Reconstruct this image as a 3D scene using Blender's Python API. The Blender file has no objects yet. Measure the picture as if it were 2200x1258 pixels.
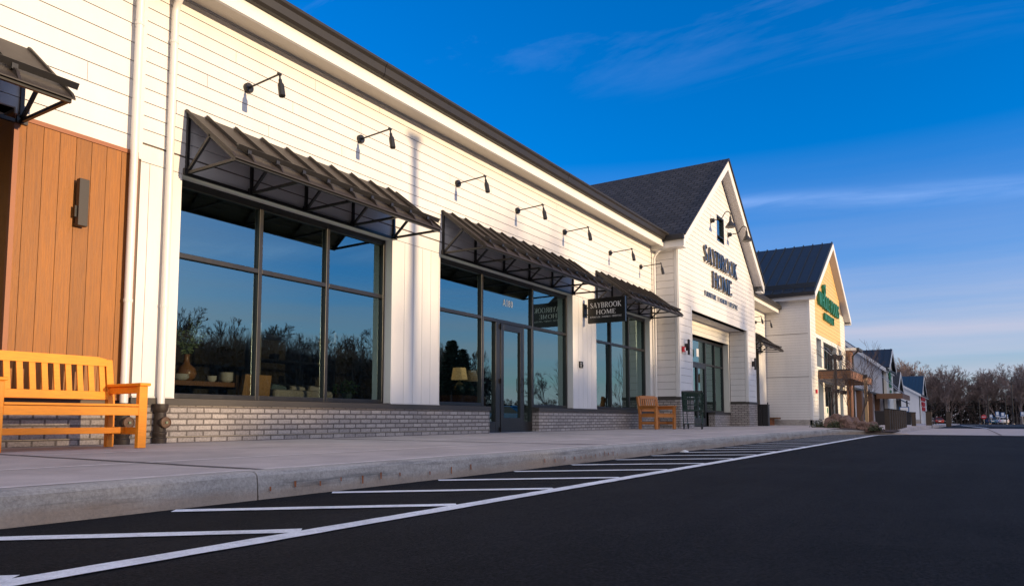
import bpy, bmesh, math, random
from mathutils import Vector, Matrix
R = math.radians
scene = bpy.context.scene
COL = scene.collection
random.seed(7)

# ------------------------------------------------------------------ camera
yaw, pitch = R(32.634), R(4.5316)
fw = Vector((math.cos(yaw)*math.cos(pitch), math.sin(yaw)*math.cos(pitch), math.sin(pitch)))
rt = Vector((math.sin(yaw), -math.cos(yaw), 0))
up = rt.cross(fw)
cam = bpy.data.objects.new('camera', bpy.data.cameras.new('camera'))
COL.objects.link(cam)
cam.matrix_world = Matrix(((rt.x, up.x, -fw.x, 0), (rt.y, up.y, -fw.y, -8.0), (rt.z, up.z, -fw.z, .43), (0, 0, 0, 1)))
cam.data.lens = 1543.5/2200*36
cam.data.sensor_width = 36
cam.data.shift_y = 147.1/2200
cam.data.clip_start = .05
cam.data.clip_end = 3000
scene.camera = cam
scene.view_settings.view_transform = 'Standard'
scene.view_settings.look = 'None'
scene.view_settings.gamma = 1
scene.view_settings.exposure = 1.42

# ------------------------------------------------------------------ light
SUN = Vector((-.05, 1, -.07)).normalized()          # the way the light travels
sl = bpy.data.lights.new('sun', 'SUN'); sl.energy = 2.05; sl.angle = R(.53); sl.color = (1.0, .74, .45)
so = bpy.data.objects.new('sun', sl); COL.objects.link(so)
so.rotation_euler = SUN.to_track_quat('-Z', 'Y').to_euler()
so.location = (0, -30, 20)

W = bpy.data.worlds.new('World'); scene.world = W; W.use_nodes = True
nt = W.node_tree; nt.nodes.clear()
def N(t, typ, **kw):
    n = t.nodes.new(typ)
    for k, v in kw.items():
        if k.startswith('_'): setattr(n, k[1:], v)
        else: n.inputs[k.replace('__', ' ')].default_value = v
    return n
sky = N(nt, 'ShaderNodeTexSky', _sky_type='NISHITA', _sun_disc=False)
sky.sun_elevation = math.asin(-SUN.z); sky.sun_rotation = math.atan2(-SUN.x, -SUN.y)
sky.altitude = 0; sky.air_density = 1.0; sky.dust_density = .4; sky.ozone_density = 4.0
hs = N(nt, 'ShaderNodeHueSaturation', Saturation=1.35, Value=1.0, Hue=.488)
nt.links.new(sky.outputs[0], hs.inputs['Color'])
# thin cloud: streaks in the direction of view
tc = N(nt, 'ShaderNodeTexCoord')
sep = N(nt, 'ShaderNodeSeparateXYZ'); nt.links.new(tc.outputs['Generated'], sep.inputs[0])
def M(t, op, a, b=None, c=None, clamp=False):
    n = t.nodes.new('ShaderNodeMath'); n.operation = op; n.use_clamp = clamp
    for i, x in enumerate((a, b, c)):
        if x is None: continue
        if isinstance(x, (int, float)): n.inputs[i].default_value = x
        else: t.links.new(x, n.inputs[i])
    return n.outputs[0]
def ramp(t, fac, stops):
    n = t.nodes.new('ShaderNodeValToRGB')
    while len(n.color_ramp.elements) < len(stops): n.color_ramp.elements.new(.5)
    for e, (p, c) in zip(n.color_ramp.elements, stops):
        e.position = p; e.color = (*c, 1) if len(c) == 3 else c
    t.links.new(fac, n.inputs[0]); return n.outputs[0]
zc = M(nt, 'MAXIMUM', sep.outputs[2], .03)
den = M(nt, 'ADD', zc, .12)
px_ = M(nt, 'DIVIDE', sep.outputs[0], den); py_ = M(nt, 'DIVIDE', sep.outputs[1], den)
cmb = N(nt, 'ShaderNodeCombineXYZ'); nt.links.new(px_, cmb.inputs[0]); nt.links.new(py_, cmb.inputs[1])
mp = N(nt, 'ShaderNodeMapping', Scale=(2.6, .7, 1), Rotation=(0, 0, R(-28)), Location=(3.1, .7, 0)); nt.links.new(cmb.outputs[0], mp.inputs[0])
nz = N(nt, 'ShaderNodeTexNoise', Scale=1.3, Detail=9, Roughness=.62, Distortion=.5); nt.links.new(mp.outputs[0], nz.inputs['Vector'])
wisp = ramp(nt, nz.outputs[0], [(.55, (0, 0, 0)), (.85, (1, 1, 1))])
hi = ramp(nt, sep.outputs[2], [(.0, (0, 0, 0)), (.40, (0, 0, 0)), (.55, (1, 1, 1))])
band = M(nt, 'POWER', 2.718, M(nt, 'MULTIPLY', M(nt, 'POWER', M(nt, 'DIVIDE', M(nt, 'SUBTRACT', M(nt, 'ADD', sep.outputs[2], M(nt, 'MULTIPLY', sep.outputs[1], -.06)), .262), .011), 2), -1))
bandf = M(nt, 'MULTIPLY', M(nt, 'MULTIPLY', band, M(nt, 'ADD', nz.outputs[0], -.18)), .75, clamp=True)
wispf = M(nt, 'ADD', M(nt, 'MULTIPLY', M(nt, 'MULTIPLY', wisp, hi), .12), M(nt, 'MULTIPLY', M(nt, 'MULTIPLY', bandf, ramp(nt, nz.outputs[0], [(.36, (0, 0, 0)), (.62, (1, 1, 1))])), .26))
# bank of high haze low in the sky
mp2 = N(nt, 'ShaderNodeMapping', Scale=(1.2, 1.2, 22)); nt.links.new(tc.outputs['Generated'], mp2.inputs[0])
nz2 = N(nt, 'ShaderNodeTexNoise', Scale=1.1, Detail=6, Roughness=.55); nt.links.new(mp2.outputs[0], nz2.inputs['Vector'])
low = M(nt, 'MULTIPLY', ramp(nt, sep.outputs[2], [(.0, (.98, .98, .98)), (.10, (.80, .80, .80)), (.20, (.26, .26, .26)), (.34, (0, 0, 0))]),
        M(nt, 'ADD', M(nt, 'MULTIPLY', nz2.outputs[0], 1.5), .12), clamp=True)
tint = N(nt, 'ShaderNodeMixRGB', _blend_type='MULTIPLY', Fac=1, Color2=(.42, .82, 1.24, 1)); nt.links.new(hs.outputs[0], tint.inputs[1])
mixA = N(nt, 'ShaderNodeMixRGB', Color2=(1.48, 1.48, 1.84, 1)); nt.links.new(low, mixA.inputs[0]); nt.links.new(tint.outputs[0], mixA.inputs[1])
# broad glow added to the unseen western sky behind the camera, as fill light
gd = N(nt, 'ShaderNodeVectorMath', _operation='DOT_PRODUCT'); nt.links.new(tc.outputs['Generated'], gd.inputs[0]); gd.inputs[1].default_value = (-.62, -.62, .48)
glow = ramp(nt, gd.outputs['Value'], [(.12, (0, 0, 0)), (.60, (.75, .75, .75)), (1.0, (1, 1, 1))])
mixB = N(nt, 'ShaderNodeMixRGB', Color2=(4.0, 4.6, 6.2, 1)); nt.links.new(wispf, mixB.inputs[0]); nt.links.new(mixA.outputs[0], mixB.inputs[1])
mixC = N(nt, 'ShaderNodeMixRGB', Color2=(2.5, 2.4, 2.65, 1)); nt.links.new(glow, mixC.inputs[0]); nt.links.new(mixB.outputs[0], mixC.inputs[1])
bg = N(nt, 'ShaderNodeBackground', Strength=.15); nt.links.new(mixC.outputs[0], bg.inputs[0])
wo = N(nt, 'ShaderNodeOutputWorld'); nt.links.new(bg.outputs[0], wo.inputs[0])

# ------------------------------------------------------------------ materials
MATS = {}
def mat(name, col, rough=.6, metal=0, var=0, vscale=3, bump=0, bscale=60, spec=.5, island=0, coat=0, vstretch=(1, 1, 1), bstretch=(1, 1, 1), emit=None):
    m = bpy.data.materials.new(name); m.use_nodes = True; t = m.node_tree; b = t.nodes['Principled BSDF']
    b.inputs['Base Color'].default_value = (*col, 1); b.inputs['Roughness'].default_value = rough
    b.inputs['Metallic'].default_value = metal; b.inputs['Specular IOR Level'].default_value = spec
    if coat: b.inputs['Coat Weight'].default_value = coat
    if emit: b.inputs['Emission Color'].default_value = (*emit[0], 1); b.inputs['Emission Strength'].default_value = emit[1]
    co = N(t, 'ShaderNodeTexCoord')
    src = None
    if var:
        mpn = N(t, 'ShaderNodeMapping', Scale=vstretch); t.links.new(co.outputs['Object'], mpn.inputs[0])
        n = N(t, 'ShaderNodeTexNoise', Scale=vscale, Detail=8, Roughness=.65); t.links.new(mpn.outputs[0], n.inputs['Vector'])
        f = ramp(t, n.outputs[0], [(.25, (1-var,)*3), (.75, (1+var,)*3)])
        mx = N(t, 'ShaderNodeMixRGB', _blend_type='MULTIPLY', Fac=1, Color1=(*col, 1)); t.links.new(f, mx.inputs[2]); src = mx.outputs[0]
        rr = M(t, 'ADD', M(t, 'MULTIPLY', n.outputs[0], .2), rough-.1); t.links.new(rr, b.inputs['Roughness'])
    if island:
        g = N(t, 'ShaderNodeNewGeometry')
        f = ramp(t, g.outputs['Random Per Island'], [(0, (1-island, 1-island, 1-island)), (1, (1+island, 1+island*.9, 1+island*.75))])
        mx = N(t, 'ShaderNodeMixRGB', _blend_type='MULTIPLY', Fac=1, Color1=(*col, 1))
        if src: t.links.new(src, mx.inputs[1])
        t.links.new(f, mx.inputs[2]); src = mx.outputs[0]
    if src: t.links.new(src, b.inputs['Base Color'])
    if bump:
        mpb = N(t, 'ShaderNodeMapping', Scale=bstretch); t.links.new(co.outputs['Object'], mpb.inputs[0])
        n = N(t, 'ShaderNodeTexNoise', Scale=bscale, Detail=6, Roughness=.6); t.links.new(mpb.outputs[0], n.inputs['Vector'])
        bp = N(t, 'ShaderNodeBump', Strength=bump, Distance=.01); t.links.new(n.outputs[0], bp.inputs['Height']); t.links.new(bp.outputs[0], b.inputs['Normal'])
    MATS[name] = m; return m

white = mat('white_siding', (.72, .70, .675), .5, var=.055, vscale=1.6, vstretch=(1.6, 1.6, .25), bump=.10, bscale=30, bstretch=(.25, .25, 4), island=.02)
trimw = mat('white_trim', (.73, .72, .70), .42, var=.02, vscale=2, bump=.03)
vinyl = mat('vented_soffit', (.62, .58, .52), .6, bump=.5, bscale=90, bstretch=(1, .15, 1))
gapm = mat('siding_gap', (.15, .12, .10), .8)
pipew = mat('white_pipe', (.73, .71, .68), .32, var=.02)
black = mat('black_metal', (.018, .017, .017), .38, var=.15, vscale=20)
bronze = mat('dark_bronze', (.015, .0135, .013), .35, var=.12, vscale=8, spec=.6)
awnm = mat('awning_metal', (.034, .026, .021), .5, metal=0, var=.12, vscale=3)
sillm = mat('sill_band', (.055, .047, .040), .55, var=.08)
wood = mat('cedar_plank', (.27, .098, .012), .55, var=.34, vscale=5, vstretch=(22, 22, .7), bump=.4, bscale=14, bstretch=(12, 12, .6), island=.13)
woodt = mat('cedar_trim', (.30, .105, .040), .5, var=.08, vscale=6)
brownm = mat('brown_panel', (.17, .078, .035), .55, var=.15, vscale=3, vstretch=(1, 1, 6), island=.1)
benchm = mat('bench_orange', (.87, .30, .016), .5, var=.14, vscale=9, vstretch=(1, 6, 6), bump=.12, bscale=18, bstretch=(.6, 8, 8))
chairm = mat('chair_shaded_brown', (.50, .19, .045), .5, var=.12, vscale=9, bump=.12, bscale=18)  # bench wood made browner: the armchair's shade is put into its colour
iron = mat('rusty_iron', (.035, .024, .018), .6, var=.5, vscale=16, bump=.6, bscale=25)
ironcap = mat('rusty_cap', (.13, .07, .04), .55, var=.35, vscale=20, bump=.3, bscale=40)
brass = mat('verdigris', (.22, .27, .17), .5)
cream = mat('cream_siding', (.72, .69, .61), .5, var=.03, island=.02)
tan = mat('tan_siding', (.66, .43, .17), .55, var=.06, island=.05)
metroof = mat('metal_roof', (.014, .022, .032), .5, metal=0, var=.1)
blueroof = mat('blue_metal_roof', (.010, .036, .065), .5, metal=0, var=.1)
gutterm = mat('gutter_metal', (.018, .015, .013), .5, var=.1)
stuc = mat('grey_render', (.55, .53, .53), .8, var=.06, vscale=2, bump=.1)
redm = mat('red_plastic', (.55, .02, .03), .35)
greenm = mat('green_letters', (.008, .16, .075), .4)
cartm = mat('green_wire', (.004, .030, .020), .4)
rubber = mat('black_rubber', (.02, .02, .02), .6)
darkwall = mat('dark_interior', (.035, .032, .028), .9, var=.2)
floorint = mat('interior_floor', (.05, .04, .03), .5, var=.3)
timber = mat('weathered_timber', (.055, .040, .028), .75, var=.35, vscale=6, vstretch=(8, 8, .7), bump=.4, bscale=20, bstretch=(8, 8, .6))
postw = mat('pale_timber', (.42, .28, .15), .7, var=.2, vscale=6, vstretch=(8, 8, .7))
rockm = mat('red_boulder', (.17, .105, .085), .95, var=.6, vscale=5, bump=1, bscale=14)
mulch = mat('mulch', (.045, .026, .018), .95, var=.5, vscale=25, bump=1, bscale=40)
leafm = mat('shrub_leaf', (.045, .055, .022), .7, island=.5)
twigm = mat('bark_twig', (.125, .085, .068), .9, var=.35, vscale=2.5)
fartwig = mat('far_twig', (.27, .195, .165), .95, var=.35, vscale=.6)  # far twigs and bark paled in colour, in place of haze and sunlight
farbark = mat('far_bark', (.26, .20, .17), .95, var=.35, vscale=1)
barkm = mat('bark_trunk', (.12, .092, .075), .9, var=.35, vscale=4, vstretch=(4, 4, 1))
thick = mat('undergrowth_leaf', (.040, .034, .028), .95, island=.5)
greyrail = mat('aluminium', (.45, .45, .46), .35, metal=.8)
signblack = mat('sign_black', (.008, .008, .008), .28)
letterw = mat('letter_white', (.82, .82, .80), .5)
letterb = mat('letter_black', (.010, .010, .012), .07, coat=1, spec=.8)
bluesign = mat('blue_sign', (.02, .12, .32), .4)
vinylw = mat('white_vinyl', (.8, .8, .8), .5)

def brick_mat(name, c1, c2, mortar, bw, rh, ms, vec='wall', rough=.85, bumpd=.006, squash=.5):
    m = bpy.data.materials.new(name); m.use_nodes = True; t = m.node_tree; b = t.nodes['Principled BSDF']
    b.inputs['Roughness'].default_value = rough
    co = N(t, 'ShaderNodeTexCoord'); s = N(t, 'ShaderNodeSeparateXYZ'); t.links.new(co.outputs['Object'], s.inputs[0])
    c = N(t, 'ShaderNodeCombineXYZ')
    if vec == 'wall':
        t.links.new(M(t, 'ADD', s.outputs[0], s.outputs[1]), c.inputs[0]); t.links.new(M(t, 'SUBTRACT', s.outputs[2], .145), c.inputs[1])
    else:
        t.links.new(s.outputs[1], c.inputs[0]); t.links.new(M(t, 'MULTIPLY', s.outputs[2], 1.63), c.inputs[1])
    br = N(t, 'ShaderNodeTexBrick', Scale=1, Color1=(*c1, 1), Color2=(*c2, 1), Mortar=(*mortar, 1))
    br.inputs['Brick Width'].default_value = bw; br.inputs['Row Height'].default_value = rh; br.inputs['Mortar Size'].default_value = ms
    br.inputs['Mortar Smooth'].default_value = .15; br.offset = squash
    # wobble so that the joints are not ruled lines
    wn = N(t, 'ShaderNodeTexNoise', Scale=9, Detail=3); t.links.new(c.outputs[0], wn.inputs['Vector'])
    wv = N(t, 'ShaderNodeVectorMath', _operation='SCALE'); t.links.new(wn.outputs['Color'], wv.inputs[0]); wv.inputs['Scale'].default_value = rh*.10
    wa = N(t, 'ShaderNodeVectorMath', _operation='ADD'); t.links.new(c.outputs[0], wa.inputs[0]); t.links.new(wv.outputs[0], wa.inputs[1])
    t.links.new(wa.outputs[0], br.inputs['Vector'])
    n = N(t, 'ShaderNodeTexNoise', Scale=45, Detail=8, Roughness=.7); t.links.new(co.outputs['Object'], n.inputs['Vector'])
    f = ramp(t, n.outputs[0], [(.3, (.6,)*3), (.7, (1.35,)*3)])
    mx = N(t, 'ShaderNodeMixRGB', _blend_type='MULTIPLY', Fac=1); t.links.new(br.outputs[0], mx.inputs[1]); t.links.new(f, mx.inputs[2])
    t.links.new(mx.outputs[0], b.inputs['Base Color'])
    h = M(t, 'ADD', M(t, 'MULTIPLY', M(t, 'SUBTRACT', 1, br.outputs['Fac']), 1), M(t, 'MULTIPLY', n.outputs[0], .45))
    bp = N(t, 'ShaderNodeBump', Strength=.9, Distance=bumpd); t.links.new(h, bp.inputs['Height']); t.links.new(bp.outputs[0], b.inputs['Normal'])
    return m
brick = brick_mat('grey_brick', (.44, .395, .365), (.30, .27, .255), (.14, .12, .11), .225, .0707, .011)
shingle = brick_mat('grey_shingle', (.055, .052, .056), (.030, .030, .034), (.010, .010, .011), .30, .21, .02, 'roof', rough=.9, bumpd=.02)

def ground_mat(name, base, rough, specks, vs, bump, bs, stain=None, bdist=.01, tracks=False, foot=None):
    m = bpy.data.materials.new(name); m.use_nodes = True; t = m.node_tree; b = t.nodes['Principled BSDF']
    b.inputs['Roughness'].default_value = rough; b.inputs['Specular IOR Level'].default_value = .16 if tracks else .35
    co = N(t, 'ShaderNodeTexCoord')
    n1 = N(t, 'ShaderNodeTexNoise', Scale=vs, Detail=9, Roughness=.7); t.links.new(co.outputs['Object'], n1.inputs['Vector'])
    n2 = N(t, 'ShaderNodeTexNoise', Scale=bs, Detail=5, Roughness=.75); t.links.new(co.outputs['Object'], n2.inputs['Vector'])
    f1 = ramp(t, n1.outputs[0], [(.3, (.78,)*3), (.72, (1.22,)*3)])
    f2 = ramp(t, n2.outputs[0], [(.35, (1-specks,)*3), (.66, (1+specks,)*3)])
    m1 = N(t, 'ShaderNodeMixRGB', _blend_type='MULTIPLY', Fac=1, Color1=(*base, 1)); t.links.new(f1, m1.inputs[2])
    m2 = N(t, 'ShaderNodeMixRGB', _blend_type='MULTIPLY', Fac=1); t.links.new(m1.outputs[0], m2.inputs[1]); t.links.new(f2, m2.inputs[2])
    out = m2.outputs[0]
    if tracks:
        for sc_, st_, lo_, hi_ in ((26, (1, 1, 1), .62, 1.45), (1.5, (.10, 2.2, 1), .78, 1.22), (.45, (1, 1, 1), .8, 1.2)):
            mq = N(t, 'ShaderNodeMapping', Scale=st_); t.links.new(co.outputs['Object'], mq.inputs[0])
            nq = N(t, 'ShaderNodeTexNoise', Scale=sc_, Detail=6, Roughness=.8); t.links.new(mq.outputs[0], nq.inputs['Vector'])
            fq = ramp(t, nq.outputs[0], [(.34, (lo_,)*3), (.66, (hi_,)*3)])
            mm = N(t, 'ShaderNodeMixRGB', _blend_type='MULTIPLY', Fac=1); t.links.new(out, mm.inputs[1]); t.links.new(fq, mm.inputs[2]); out = mm.outputs[0]
    if stain:
        mpn = N(t, 'ShaderNodeMapping', Scale=stain[2]); t.links.new(co.outputs['Object'], mpn.inputs[0])
        n3 = N(t, 'ShaderNodeTexNoise', Scale=stain[1], Detail=7, Roughness=.72); t.links.new(mpn.outputs[0], n3.inputs['Vector'])
        f3 = ramp(t, n3.outputs[0], [(.52, (0,)*3), (.70, (1,)*3)])
        m3 = N(t, 'ShaderNodeMixRGB', Color2=(*stain[0], 1)); t.links.new(M(t, 'MULTIPLY', f3, stain[3]), m3.inputs[0]); t.links.new(out, m3.inputs[1]); out = m3.outputs[0]
    if foot:
        sz = N(t, 'ShaderNodeSeparateXYZ'); t.links.new(co.outputs['Object'], sz.inputs[0])
        fz = ramp(t, M(t, 'ADD', sz.outputs[2], M(t, 'MULTIPLY', M(t, 'SUBTRACT', n1.outputs[0], .5), .09)), [(.035, (.75,)*3), (.075, (0, 0, 0)), (.122, (0, 0, 0)), (.142, (0, 0, 0))])
        m4 = N(t, 'ShaderNodeMixRGB', Color2=(*foot, 1)); t.links.new(M(t, 'MULTIPLY', fz, n2.outputs[0]), m4.inputs[0]); t.links.new(out, m4.inputs[1]); out = m4.outputs[0]
    t.links.new(out, b.inputs['Base Color'])
    bp = N(t, 'ShaderNodeBump', Strength=bump, Distance=bdist); t.links.new(n2.outputs[0], bp.inputs['Height']); t.links.new(bp.outputs[0], b.inputs['Normal'])
    return m
asphalt = ground_mat('asphalt', (.0125, .0122, .0138), .9, .9, .9, 1.0, 75, stain=((.020, .0195, .021), 1.1, (1, 1, 1), .5), tracks=True)
concrete = ground_mat('walk_concrete', (.46, .405, .385), .82, .10, 1.3, .35, 90, stain=((.30, .27, .26), .8, (1, 1, 1), .55), bdist=.004)
kerbc = ground_mat('kerb_concrete', (.40, .37, .34), .88, .22, 2.6, .6, 60, stain=((.15, .145, .14), 2.4, (.4, 1, 7), .9), bdist=.006, foot=(.36, .22, .12))
paint = ground_mat('road_paint', (.86, .87, .90), .6, .16, 2.2, .6, 110, stain=((.10, .10, .11), 11, (1, 1, 1), .38))
rust = mat('rust_stain', (.30, .10, .035), .9, var=.5, vscale=40)
soil = ground_mat('far_ground', (.10, .085, .065), .95, .3, .5, .5, 8)

def glass_mat(name, base, tint):
    m = bpy.data.materials.new(name); m.use_nodes = True; t = m.node_tree; t.nodes.clear()
    lw = N(t, 'ShaderNodeFresnel', IOR=1.5)
    fac = M(t, 'ADD', M(t, 'MULTIPLY', lw.outputs[0], 1-base), base, clamp=True)
    tr = N(t, 'ShaderNodeBsdfTransparent', Color=(*tint, 1)); gl = N(t, 'ShaderNodeBsdfGlossy', Color=(.72, 1.0, .96, 1), Roughness=0)
    n = N(t, 'ShaderNodeTexNoise', Scale=.55, Detail=1); co = N(t, 'ShaderNodeTexCoord'); t.links.new(co.outputs['Object'], n.inputs['Vector'])
    bp = N(t, 'ShaderNodeBump', Strength=.035, Distance=.03); t.links.new(n.outputs[0], bp.inputs['Height']); t.links.new(bp.outputs[0], gl.inputs['Normal'])
    mx = N(t, 'ShaderNodeMixShader'); t.links.new(fac, mx.inputs[0]); t.links.new(tr.outputs[0], mx.inputs[1]); t.links.new(gl.outputs[0], mx.inputs[2])
    o = N(t, 'ShaderNodeOutputMaterial'); t.links.new(mx.outputs[0], o.inputs[0]); return m
glass = glass_mat('window_glass', .28, (.52, .55, .52))

# ------------------------------------------------------------------ mesh helpers
class MB:
    def __init__(s): s.v = []; s.f = []; s.m = []; s.k = 0
    def mi(s, k): s.k = k; return s
    def face(s, pts):
        i = len(s.v); s.v += [tuple(p) for p in pts]; s.f.append(tuple(range(i, i+len(pts)))); s.m.append(s.k)
    def hexa(s, p):                       # p0-3 one ring, p4-7 the other
        i = len(s.v); s.v += [tuple(q) for q in p]
        for f in ((0, 3, 2, 1), (4, 5, 6, 7), (0, 1, 5, 4), (1, 2, 6, 5), (2, 3, 7, 6), (3, 0, 4, 7)):
            s.f.append(tuple(i+a for a in f)); s.m.append(s.k)
    def box(s, x0, x1, y0, y1, z0, z1):
        s.hexa([(x0, y0, z0), (x1, y0, z0), (x1, y1, z0), (x0, y1, z0), (x0, y0, z1), (x1, y0, z1), (x1, y1, z1), (x0, y1, z1)]); return s
    def bar(s, p, q, w, h=None, upv=(0, 0, 1)):
        p, q = Vector(p), Vector(q); d = (q-p).normalized(); h = w if h is None else h
        u = Vector(upv)
        if abs(d.dot(u)) > .98: u = Vector((0, 1, 0))
        a = d.cross(u).normalized()*w/2; b = a.cross(d).normalized()*h/2
        s.hexa([p-a-b, p+a-b, p+a+b, p-a+b, q-a-b, q+a-b, q+a+b, q-a+b]); return s
    def tube(s, pts, rad, n=8, cap=True):
        pts = [Vector(p) for p in pts]
        if not hasattr(rad, '__len__'): rad = [rad]*len(pts)
        i0 = len(s.v); ref = None
        for k, p in enumerate(pts):
            d = (pts[min(k+1, len(pts)-1)]-pts[max(k-1, 0)]).normalized()
            if ref is None: ref = Vector((0, 0, 1)) if abs(d.z) < .9 else Vector((1, 0, 0))
            a = d.cross(ref)
            if a.length < 1e-5: a = d.orthogonal()
            a.normalize(); b = d.cross(a); ref = a.cross(d)*1.0 if False else ref
            for j in range(n):
                t = 2*math.pi*j/n; s.v.append(tuple(p+(a*math.cos(t)+b*math.sin(t))*rad[k]))
        for k in range(len(pts)-1):
            for j in range(n):
                a = i0+k*n+j; b = i0+k*n+(j+1) % n; s.f.append((a, b, b+n, a+n)); s.m.append(s.k)
        if cap:
            s.f.append(tuple(i0+j for j in range(n))[::-1]); s.m.append(s.k)
            e = i0+(len(pts)-1)*n; s.f.append(tuple(e+j for j in range(n))); s.m.append(s.k)
        return s
    def lathe(s, c, prof, n=16, axis='z'):
        c = Vector(c)
        pts = []
        for r, h in prof:
            pts.append((r, h))
        i0 = len(s.v)
        for r, h in pts:
            for j in range(n):
                t = 2*math.pi*j/n; a, b = r*math.cos(t), r*math.sin(t)
                q = (a, b, h) if axis == 'z' else ((a, h, b) if axis == 'y' else (h, a, b))
                s.v.append(tuple(c+Vector(q)))
        for k in range(len(pts)-1):
            for j in range(n):
                a = i0+k*n+j; b = i0+k*n+(j+1) % n; s.f.append((a, b, b+n, a+n)); s.m.append(s.k)
        s.f.append(tuple(i0+j for j in range(n))[::-1]); s.m.append(s.k)
        e = i0+(len(pts)-1)*n; s.f.append(tuple(e+j for j in range(n))); s.m.append(s.k)
        return s
    def build(s, name, mats, parent=None, smooth=False, bevel=0, merge=False, recalc=True):
        me = bpy.data.meshes.new(name); me.from_pydata(s.v, [], s.f)
        if not isinstance(mats, (list, tuple)): mats = [mats]
        for m in mats: me.materials.append(m)
        if len(mats) > 1: me.polygons.foreach_set('material_index', s.m)
        if recalc or merge:
            b = bmesh.new(); b.from_mesh(me)
            if merge: bmesh.ops.remove_doubles(b, verts=b.verts, dist=1e-4)
            bmesh.ops.recalc_face_normals(b, faces=b.faces); b.to_mesh(me); b.free()
        if smooth: me.polygons.foreach_set('use_smooth', [True]*len(me.polygons))
        o = bpy.data.objects.new(name, me); COL.objects.link(o)
        if smooth and smooth != 'all':
            md = o.modifiers.new('e', 'EDGE_SPLIT'); md.split_angle = R(40)
        if bevel:
            md = o.modifiers.new('bevel', 'BEVEL'); md.width = bevel; md.segments = 2; md.limit_method = 'ANGLE'
        if parent is not None: adopt(o, parent)
        return o
def adopt(o, p):
    o.parent = p
    if p.type == 'EMPTY' and not p.get('_local'): o.matrix_parent_inverse = Matrix.Translation(-Vector(p.location))
def tag(o, label=None, cat=None, group=None, kind=None):
    if label: o['label'] = label
    if cat: o['category'] = cat
    if group: o['group'] = group
    if kind: o['kind'] = kind
    return o
LOCAL = set()
def thing(name, label, cat, loc, group=None, local=False, rz=0):
    o = bpy.data.objects.new(name, None); COL.objects.link(o); o.location = loc; o.rotation_euler = (0, 0, rz); o.empty_display_size = .2
    if local: LOCAL.add(o.name)
    return tag(o, label, cat, group)
def adopt(o, p):
    o.parent = p
    if p.type == 'EMPTY' and p.name not in LOCAL: o.matrix_parent_inverse = Matrix.Translation(-Vector(p.location))
def struct(o, label=None): return tag(o, label, kind='structure')
def copy_tree(o, parent=None):
    c = o.copy(); COL.objects.link(c)
    if o.name in LOCAL: LOCAL.add(c.name)
    if parent is not None: c.parent = parent
    for ch in list(o.children): copy_tree(ch, c)
    return c

def front(Y): return lambda s, z, o: (s, Y-o, z)           # a wall that looks towards the road
def left(X): return lambda s, z, o: (X-o, s, z)            # a wall that looks back along the pavement
def planks(mb, F, s0, s1, z0, z1, pitch, holes=(), gap=.0075, t=.016, xb=None, lap=.006, joints=0, rnd=None):
    z = z0; row = 0
    while z < z1-1e-4:
        zt = min(z+pitch-gap, z1) if gap else min(z+pitch, z1)
        cuts = sorted({z, zt} | {h for H in holes for h in (H[2], H[3]) if z < h < zt})
        for a, b in zip(cuts, cuts[1:]):
            mid = (a+b)/2
            L, Rr = s0, s1
            la = lb = L; ra = rb = Rr
            if xb:
                la, ra = xb(a); lb, rb = xb(b)
                la, lb, ra, rb = max(la, s0), max(lb, s0), min(ra, s1), min(rb, s1)
                if rb-lb < .01 and ra-la < .01: continue
                if rb < lb: lb = rb = (lb+rb)/2
            xs = []; cur = ('L',)
            hs_ = sorted([H for H in holes if H[2]-1e-5 <= mid <= H[3]+1e-5], key=lambda H: H[0])
            segs = []; curA = (la, lb)
            for H in hs_:
                if H[0] > min(curA) + 1e-4: segs.append((curA, (H[0], H[0])))
                curA = (H[1], H[1])
            if curA[0] < ra-1e-4: segs.append((curA, (ra, rb)))
            out = []
            for A, B in segs:                             # butt joints between boards
                if joints and B[0]-A[0] > joints*1.3:
                    off = A[0] + ((row*1.37) % 1)*joints; p = A
                    while off < B[0]-.4:
                        if off-p[0] > .4: out.append((p, (off, off))); p = (off+.005, off+.005)
                        off += joints
                    out.append((p, B))
                else: out.append((A, B))
            for A, B in out:
                tb, tt = t+lap*(1-(a-z)/pitch), t+lap*(1-(b-z)/pitch)
                mb.hexa([F(A[0], a, 0), F(B[0], a, 0), F(B[0], a, tb), F(A[0], a, tb), F(A[1], b, 0), F(B[1], b, 0), F(B[1], b, tt), F(A[1], b, tt)])
        z += pitch; row += 1
def sheet(mb, F, s0, s1, z0, z1, holes=(), depth=.2, xb=None):   # the solid wall behind the boards
    zs = sorted({z0, z1} | {h for H in holes for h in (H[2], H[3]) if z0 < h < z1})
    for a, b in zip(zs, zs[1:]):
        mid = (a+b)/2; la = lb = s0; ra = rb = s1
        if xb: la, ra = xb(a); lb, rb = xb(b)
        hs_ = sorted([H for H in holes if H[2] <= mid <= H[3]]); cur = (la, lb); segs = []
        for H in hs_:
            if H[0] > cur[0]+1e-4: segs.append((cur, (H[0], H[0])))
            cur = (H[1], H[1])
        if cur[0] < ra-1e-4: segs.append((cur, (ra, rb)))
        for A, B in segs:
            mb.hexa([F(A[0], a, -depth), F(B[0], a, -depth), F(B[0], a, 0), F(A[0], a, 0), F(A[1], b, -depth), F(B[1], b, -depth), F(B[1], b, 0), F(A[1], b, 0)])
def fbox(mb, F, s0, s1, z0, z1, o0, o1):
    mb.hexa([F(s0, z0, o0), F(s1, z0, o0), F(s1, z0, o1), F(s0, z0, o1), F(s0, z1, o0), F(s1, z1, o0), F(s1, z1, o1), F(s0, z1, o1)])

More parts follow.
